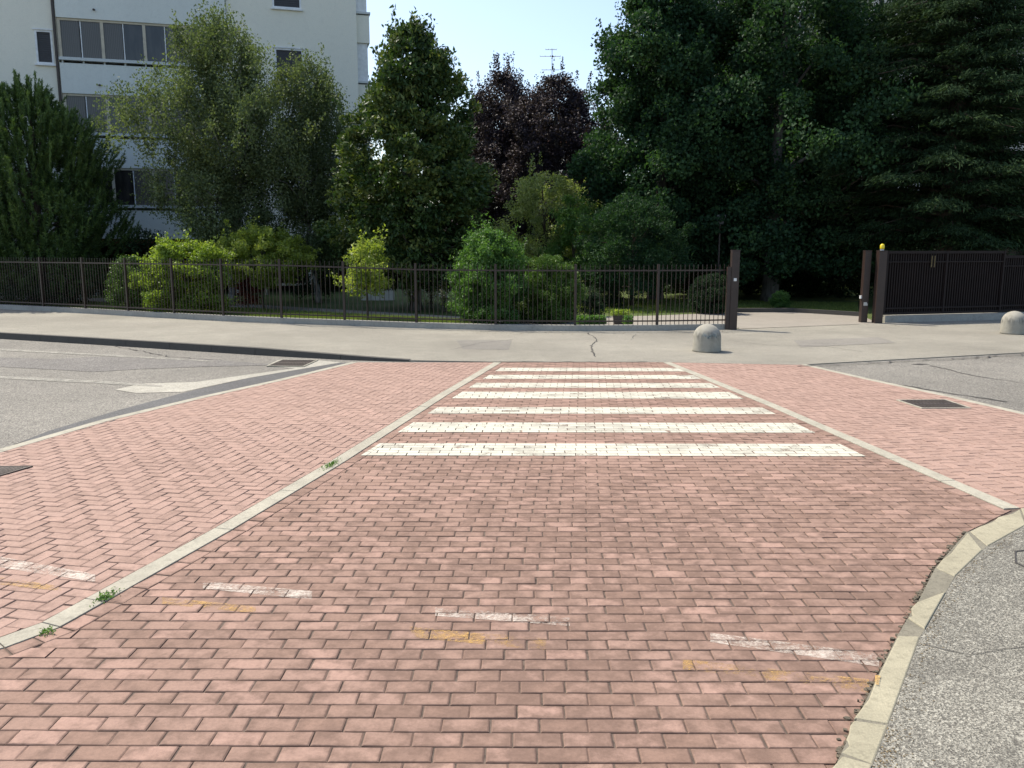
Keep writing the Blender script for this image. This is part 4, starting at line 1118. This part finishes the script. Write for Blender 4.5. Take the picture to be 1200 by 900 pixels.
# pine
def pine(px, Y, wpx, ytop, seed, label):
    rng = np.random.default_rng(seed); b = D(px, 300, Y); h = D(px, ytop, Y).z; root = empty('pine_tree', (b.x, Y, 0), 0, label, 'tree'); Rm = wpx / F * Y * .5
    prof = lambda t: Rm * max(.22, (min(1, .85 + .6 * t) if t < .3 else 1 - ((t - .3) / .76) ** 2.8))
    C, q = clumps(rng, 3000, prof, .3, h - .75, .35, .17)
    nc = 170; tc = rng.uniform(.55, 1, nc) ** .8; pc = rng.uniform(0, 6.28, nc); rc = np.array([prof(k) for k in tc]) * rng.uniform(.55, 1.0, nc)
    K = np.stack([rc * np.cos(pc), rc * np.sin(pc), .3 + (h - 1.1) * tc], 1)
    out = nrm(C * np.array([1, 1, 0]) + 1e-6); ax = nrm(out * rng.uniform(.1, .8, (len(C), 1)) + np.array([0, 0, 1.0]) + rng.normal(size=C.shape) * .12)
    per = 74; L = rng.uniform(.35, .75, len(C)); s = rng.uniform(0, 1, (len(C), per))
    basep = C[:, None, :] + ax[:, None, :] * (s * L[:, None])[:, :, None]
    nd = nrm((rng.normal(size=(len(C), per, 3)) * .55 + ax[:, None, :] * .9).reshape(-1, 3)); P_ = basep.reshape(-1, 3) + nd * .05
    V = leaves(P_, rng, .14, .024, nd, .93, fold=0)
    tint = .30 + s.ravel() * .35 + np.repeat(rng.normal(0, .14, len(C)), per) + rng.normal(0, .1, len(P_))
    kp = 150; ks = rng.uniform(0, 1, (nc, kp)); kl = rng.uniform(.5, .95, nc); kax = nrm(np.stack([np.cos(pc) * .18, np.sin(pc) * .18, np.ones(nc)], 1) + rng.normal(size=(nc, 3)) * .06)
    KP = (K[:, None, :] + kax[:, None, :] * (ks * kl[:, None])[:, :, None] + rng.normal(size=(nc, kp, 3)) * .018).reshape(-1, 3)
    kd = nrm((rng.normal(size=(nc, kp, 3)) * .30 + kax[:, None, :] * .9).reshape(-1, 3))
    V = np.concatenate([V, leaves(KP, rng, .13, .022, kd, .95, fold=0)]); tint = np.concatenate([tint, .6 + ks.ravel() * .3 + rng.normal(0, .08, len(KP))])
    trunk_mesh(rng, root, BK['brown'], h, .16, C, 40, .1); quads_mesh('crown', V, tint, LF['pine'], root)
pine(44, 28, 168, 86, 71, 'bushy green pine with upright candle shoots at the left edge')
pine(-95, 29, 190, 110, 72, 'second bushy pine just beyond the left edge')

# shrubs behind the fence
def shrub(px, Y, ytop, wpx, label, mat, n, per, cr, leaf, seed, name='shrub', prof=ball, **kw):
    a = dict(z0=.15, r0=.03, nl=10, bend=.03, shell=.35); a.update(kw)
    return tree(name, px, Y, .01, ytop, wpx, prof, label, 'shrub', LF[mat], BK['brown'], n, per, cr, leaf, seed, **a)
bushy = lambda t: max(.4, math.sin(math.pi * min(1, .25 + t * .68)) ** .6)
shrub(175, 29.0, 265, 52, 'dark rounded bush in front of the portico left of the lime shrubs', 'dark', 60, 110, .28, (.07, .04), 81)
shrub(213, 23.4, 279, 98, 'wide bright lime green shrub behind the fence under the large birch', 'lime', 230, 150, .22, (.085, .04), 82, prof=bushy, twigs=40)
shrub(150, 23.9, 296, 46, 'rounded olive green shrub left of the lime shrub behind the fence', 'juniper', 130, 140, .18, (.05, .03), 83, prof=bushy)
shrub(306, 25.5, 265, 104, 'bright yellow green spreading shrub right of the lime one', 'yellow', 190, 110, .22, (.10, .04), 84, z0=.85, twigs=30)
shrub(429, 21.8, 277, 50, 'small yellow green sapling in front of the magnolia', 'yellow', 55, 70, .24, (.10, .042), 85, z0=.75, twigs=14)
shrub(574, 21.0, 266, 80, 'large fresh green bush rising above the middle of the fence', 'mid', 420, 150, .19, (.07, .028), 86, prof=bushy, z0=.1, direc=(0, 0, 1), dmix=.45, twigs=140)
shrub(643, 21.7, 298, 70, 'feathery dark green juniper mound right of the large bush', 'juniper', 420, 190, .16, (.07, .018), 87, prof=bushy, z0=.05, direc='out', dmix=.5, twigs=20)
shrub(694, 23.6, 336, 32, 'small clipped dark bush right of the juniper', 'dark', 40, 120, .16, (.04, .025), 88, z0=.05)
shrub(710, 27, 328, 42, 'rounded dark bush with a flatter top behind the small clipped bush', 'dark', 60, 110, .2, (.045, .03), 89, z0=.05)
shrub(836, 24.6, 319, 50, 'clipped dome shaped bush behind the left gate post', 'dark', 200, 150, .14, (.04, .025), 90, z0=.05, lobes=.03, shell=.2)  # dark leaf colour stands in for shade on this dome
shrub(917, 26.2, 341, 20, 'tiny round green bush on the lawn inside the open gate', 'mid', 90, 130, .10, (.035, .022), 91, z0=.06, lobes=.03, shell=.1)
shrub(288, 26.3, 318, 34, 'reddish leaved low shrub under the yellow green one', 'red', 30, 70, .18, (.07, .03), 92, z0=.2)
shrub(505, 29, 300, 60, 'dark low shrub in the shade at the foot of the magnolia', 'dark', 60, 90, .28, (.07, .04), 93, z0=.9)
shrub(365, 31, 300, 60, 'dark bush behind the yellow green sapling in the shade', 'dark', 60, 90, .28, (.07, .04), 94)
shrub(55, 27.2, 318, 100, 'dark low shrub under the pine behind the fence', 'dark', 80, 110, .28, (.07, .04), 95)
# flowers and low planting
for px, Y, yt, w, sd in ((480, 25.8, 329, 14, 96), (505, 26.2, 331, 22, 97), (520, 25.2, 333, 12, 98)):
    r = shrub(px, Y, yt, w, {96: 'small shrub dotted with white flowers left of its larger neighbour under the magnolia', 97: 'wider shrub with white flowers in the middle of the flower bed', 98: 'smallest white flowered plant next to the large green bush'}[sd], 'soft', 14, 40, .1, (.04, .02), sd, name='flowering_shrub', z0=.2, group='white flowered shrubs under the magnolia')
    rng = np.random.default_rng(sd); k = 60; rr = w / F * Y * .5
    c = np.stack([rng.uniform(-rr, rr, k), rng.uniform(-rr, 0, k), rng.uniform(.45, .95, k)], 1)
    quads_mesh('flowers', leaves(c, rng, .07, .06), rng.uniform(0, 1, k), LF['flower'], r)
rng = np.random.default_rng(7)
for px, w, sd, lb in ((694, 34, 101, 'low fresh green ground plant at the fence foot left of the planter'), (738, 10, 102, 'small green tuft at the fence foot right of the planter')):
    c = P(px, 384, .05) + Vector((0, .35, 0)); root = empty('ground_plant', (c.x, c.y, .01), 0, lb, 'plant')
    rr = w / F * c.y * .5; k = 2200 if w > 20 else 450
    C = np.stack([rng.uniform(-rr, rr, k), rng.uniform(-.2, .2, k), rng.uniform(.1, .30, k)], 1)
    quads_mesh('leaves', leaves(C, rng, .06, .035), rng.uniform(.2, 1, k), LF['mid'], root)
c = P(731, 384, .02) + Vector((0, .7, 0)); root = empty('planter', (c.x, c.y, .01), 0, 'small dark box planter with pale yellow green plants behind the fence', 'planter')
m = MB(); m.hexa([(-.15, -.1, 0), (.15, -.1, 0), (.15, .1, 0), (-.15, .1, 0)], [(-.18, -.12, .26), (.18, -.12, .26), (.18, .12, .26), (-.18, .12, .26)]); m.build('box', M['iron'], root)
C = np.stack([rng.uniform(-.24, .24, 500), rng.uniform(-.14, .14, 500), rng.uniform(.26, .40, 500)], 1); quads_mesh('plants', leaves(C, rng, .05, .03), rng.uniform(.2, 1, 500), LF['lime'], root)

# hedge at the back of the garden
def hedge(x0, x1, Y, h, label, seed, n):
    rng = np.random.default_rng(seed); a, b = D(x0, 300, Y).x, D(x1, 300, Y).x; root = empty('hedge', ((a + b) / 2, Y, 0), 0, label, 'hedge'); L = b - a
    k = int(L * h * 3.2); C = np.stack([rng.uniform(-L / 2, L / 2, k), rng.uniform(-.5, .7, k), rng.uniform(.1, h, k)], 1); C[:, 2] *= 1 + .1 * np.sin(C[:, 0] * .9) 
    Pp, _ = scatter(rng, C, n, .5, .8); V = leaves(Pp, rng, .14, .09); quads_mesh('foliage', V, .5 + rng.normal(0, .2, len(Pp)), LF['dark'], root)
    m = MB(); m.box(-L / 2, L / 2, .2, .5, 0, h * .92); m.build('stems', BK['brown'], root)
hedge(335, 720, 52, 4.6, 'tall dark hedge at the back of the garden behind the magnolia', 111, 50)
hedge(690, 1500, 46, 5.2, 'long dark hedge closing the garden behind the gate', 112, 50)

# grass tufts along the fence and path
def grass(name, poly_px, n, zlev, hgt, seed):
    rng = np.random.default_rng(seed); poly = [(P(x, y, 0).x, P(x, y, 0).y) for x, y in poly_px]
    xs = [p[0] for p in poly]; ys = [p[1] for p in poly]
    X = rng.uniform(min(xs), max(xs), n * 6); Y = rng.uniform(min(ys), max(ys), n * 6); k = pip(poly, X, Y); X, Y = X[k][:n], Y[k][:n]
    C = np.stack([X, Y, np.full(len(X), zlev) + hgt * .35], 1)
    V = leaves(C, rng, hgt, .012, np.array([[0, 0, 1.0]]), .72, jitter=.5)
    o = quads_mesh(name, V, rng.uniform(0, 1, len(X)), LF['grass'], None); tag(o, 'short grass coloured as if sunlit behind the bars of the fence', 'grass', kind='stuff'); return o
grass('grass', [(-5, 359), (150, 367), (300, 376), (487, 382), (560, 384), (540, 378), (430, 372), (300, 365), (150, 358), (-5, 354)], 60000, .02, .13, 5)
grass('grass', [(866, 364), (1005, 369), (1005, 356), (700, 350), (600, 356), (640, 368), (760, 368), (860, 364)], 40000, .01, .08, 6)['label'] = 'shaded lawn grass inside the open gate'

scatter_bits('leaf_litter', 'dry leaf litter lying on the pavement along the fence plinth', [(200, 375), (300, 380), (403, 384), (487, 387), (580, 389.5), (674, 390), (771, 389.5), (850, 388.5)], .35, 520, ZS, .045, LF['litter'], 61)
scatter_bits('leaf_litter', 'dry leaf litter gathered below the low wall of the dark gate', [(1036, 381.5), (1120, 379), (1220, 376)], .35, 160, ZS, .045, LF['litter'], 62)
scatter_bits('grit', 'grit and crumbs gathered along the near kerb stones', [(1202, 622), (1156, 648), (1118, 684), (1083, 747), (1040, 860), (1022, 907)], .05, 900, .030, .012, LF['litter'], 63, -1.0)
# weeds in the left strip
def weed(px, py, s, seed, label):
    rng = np.random.default_rng(seed); c = P(px, py, .016); root = empty('weed', c, 0, label, 'weed', 'weeds growing from the strip joints')
    k = int(140 * s); C = np.stack([rng.normal(0, .05 * s, k), rng.normal(0, .02, k), rng.uniform(.002, .022, k)], 1)
    d = dl.normalized(); C = np.stack([C[:, 0] * d.x - C[:, 1] * d.y, C[:, 0] * d.y + C[:, 1] * d.x, C[:, 2]], 1)
    quads_mesh('leaves', leaves(C, rng, .020, .008), rng.uniform(0, 1, k), LF['mid'], root)
weed(124, 701, 1.0, 1, 'larger green weed clump in a joint of the left concrete strip')
weed(56, 742, .4, 2, 'smaller weed below the larger one in the left strip')
weed(388, 545, 1.5, 3, 'low brownish weed where the left strip is broken')

# garden lamp, low walls inside
p = D(855, 300, 27.0); root = empty('lamp_post', (p.x, 28.4, 0), 0, 'slim garden lamp post with a pale flat head in the dark trees', 'lamp post')
zt = D(855, 250, 27.0).z
m = MB(); m.tube([(0, 0, 0), (0, 0, zt - .1)], [.04, .03], 10); m.build('pole', M['iron'], root)
m = MB(); m.hexa([(-.11, -.11, zt - .30), (.08, -.11, zt - .30), (.08, .08, zt - .3), (-.11, .08, zt - .3)], [(-.15, -.15, zt), (.15, -.15, zt), (.15, .15, zt), (-.15, .15, zt)]); m.build('lamp_head', M['lamp_grey'], root)
p = P(447, 352, .01); m = MB()
prof = [(-.75, 0), (.45, 0), (.45, .45), (.30, .55), (-.05, .58), (-.40, .52), (-.75, .34)]
w = MB(); n = len(prof)
w.add([(p.x + a, p.y, .01 + b) for a, b in prof] + [(p.x + a, p.y + .25, .01 + b) for a, b in prof], [tuple(range(n)), tuple(range(2 * n - 1, n - 1, -1))] + [((i + 1) % n, i, n + i, n + (i + 1) % n) for i in range(n)])
wo_ = w.build('garden_wall', M['frame'], at=p); tag(wo_, 'low white curved garden wall piece under the magnolia', 'low wall')
p = P(340, 345, .01)
b_ = empty('garden_bench', p, .1, 'pale low garden bench under the yellow green shrub', 'bench')
m = MB(); m.box(-1.2, 1.2, -.2, .2, .38, .45); m.build('seat', M['beige'], b_)
for s in (-1, .9): m = MB(); m.box(s, s + .1, -.18, .18, 0, .379); m.build('leg', M['beige'], b_)
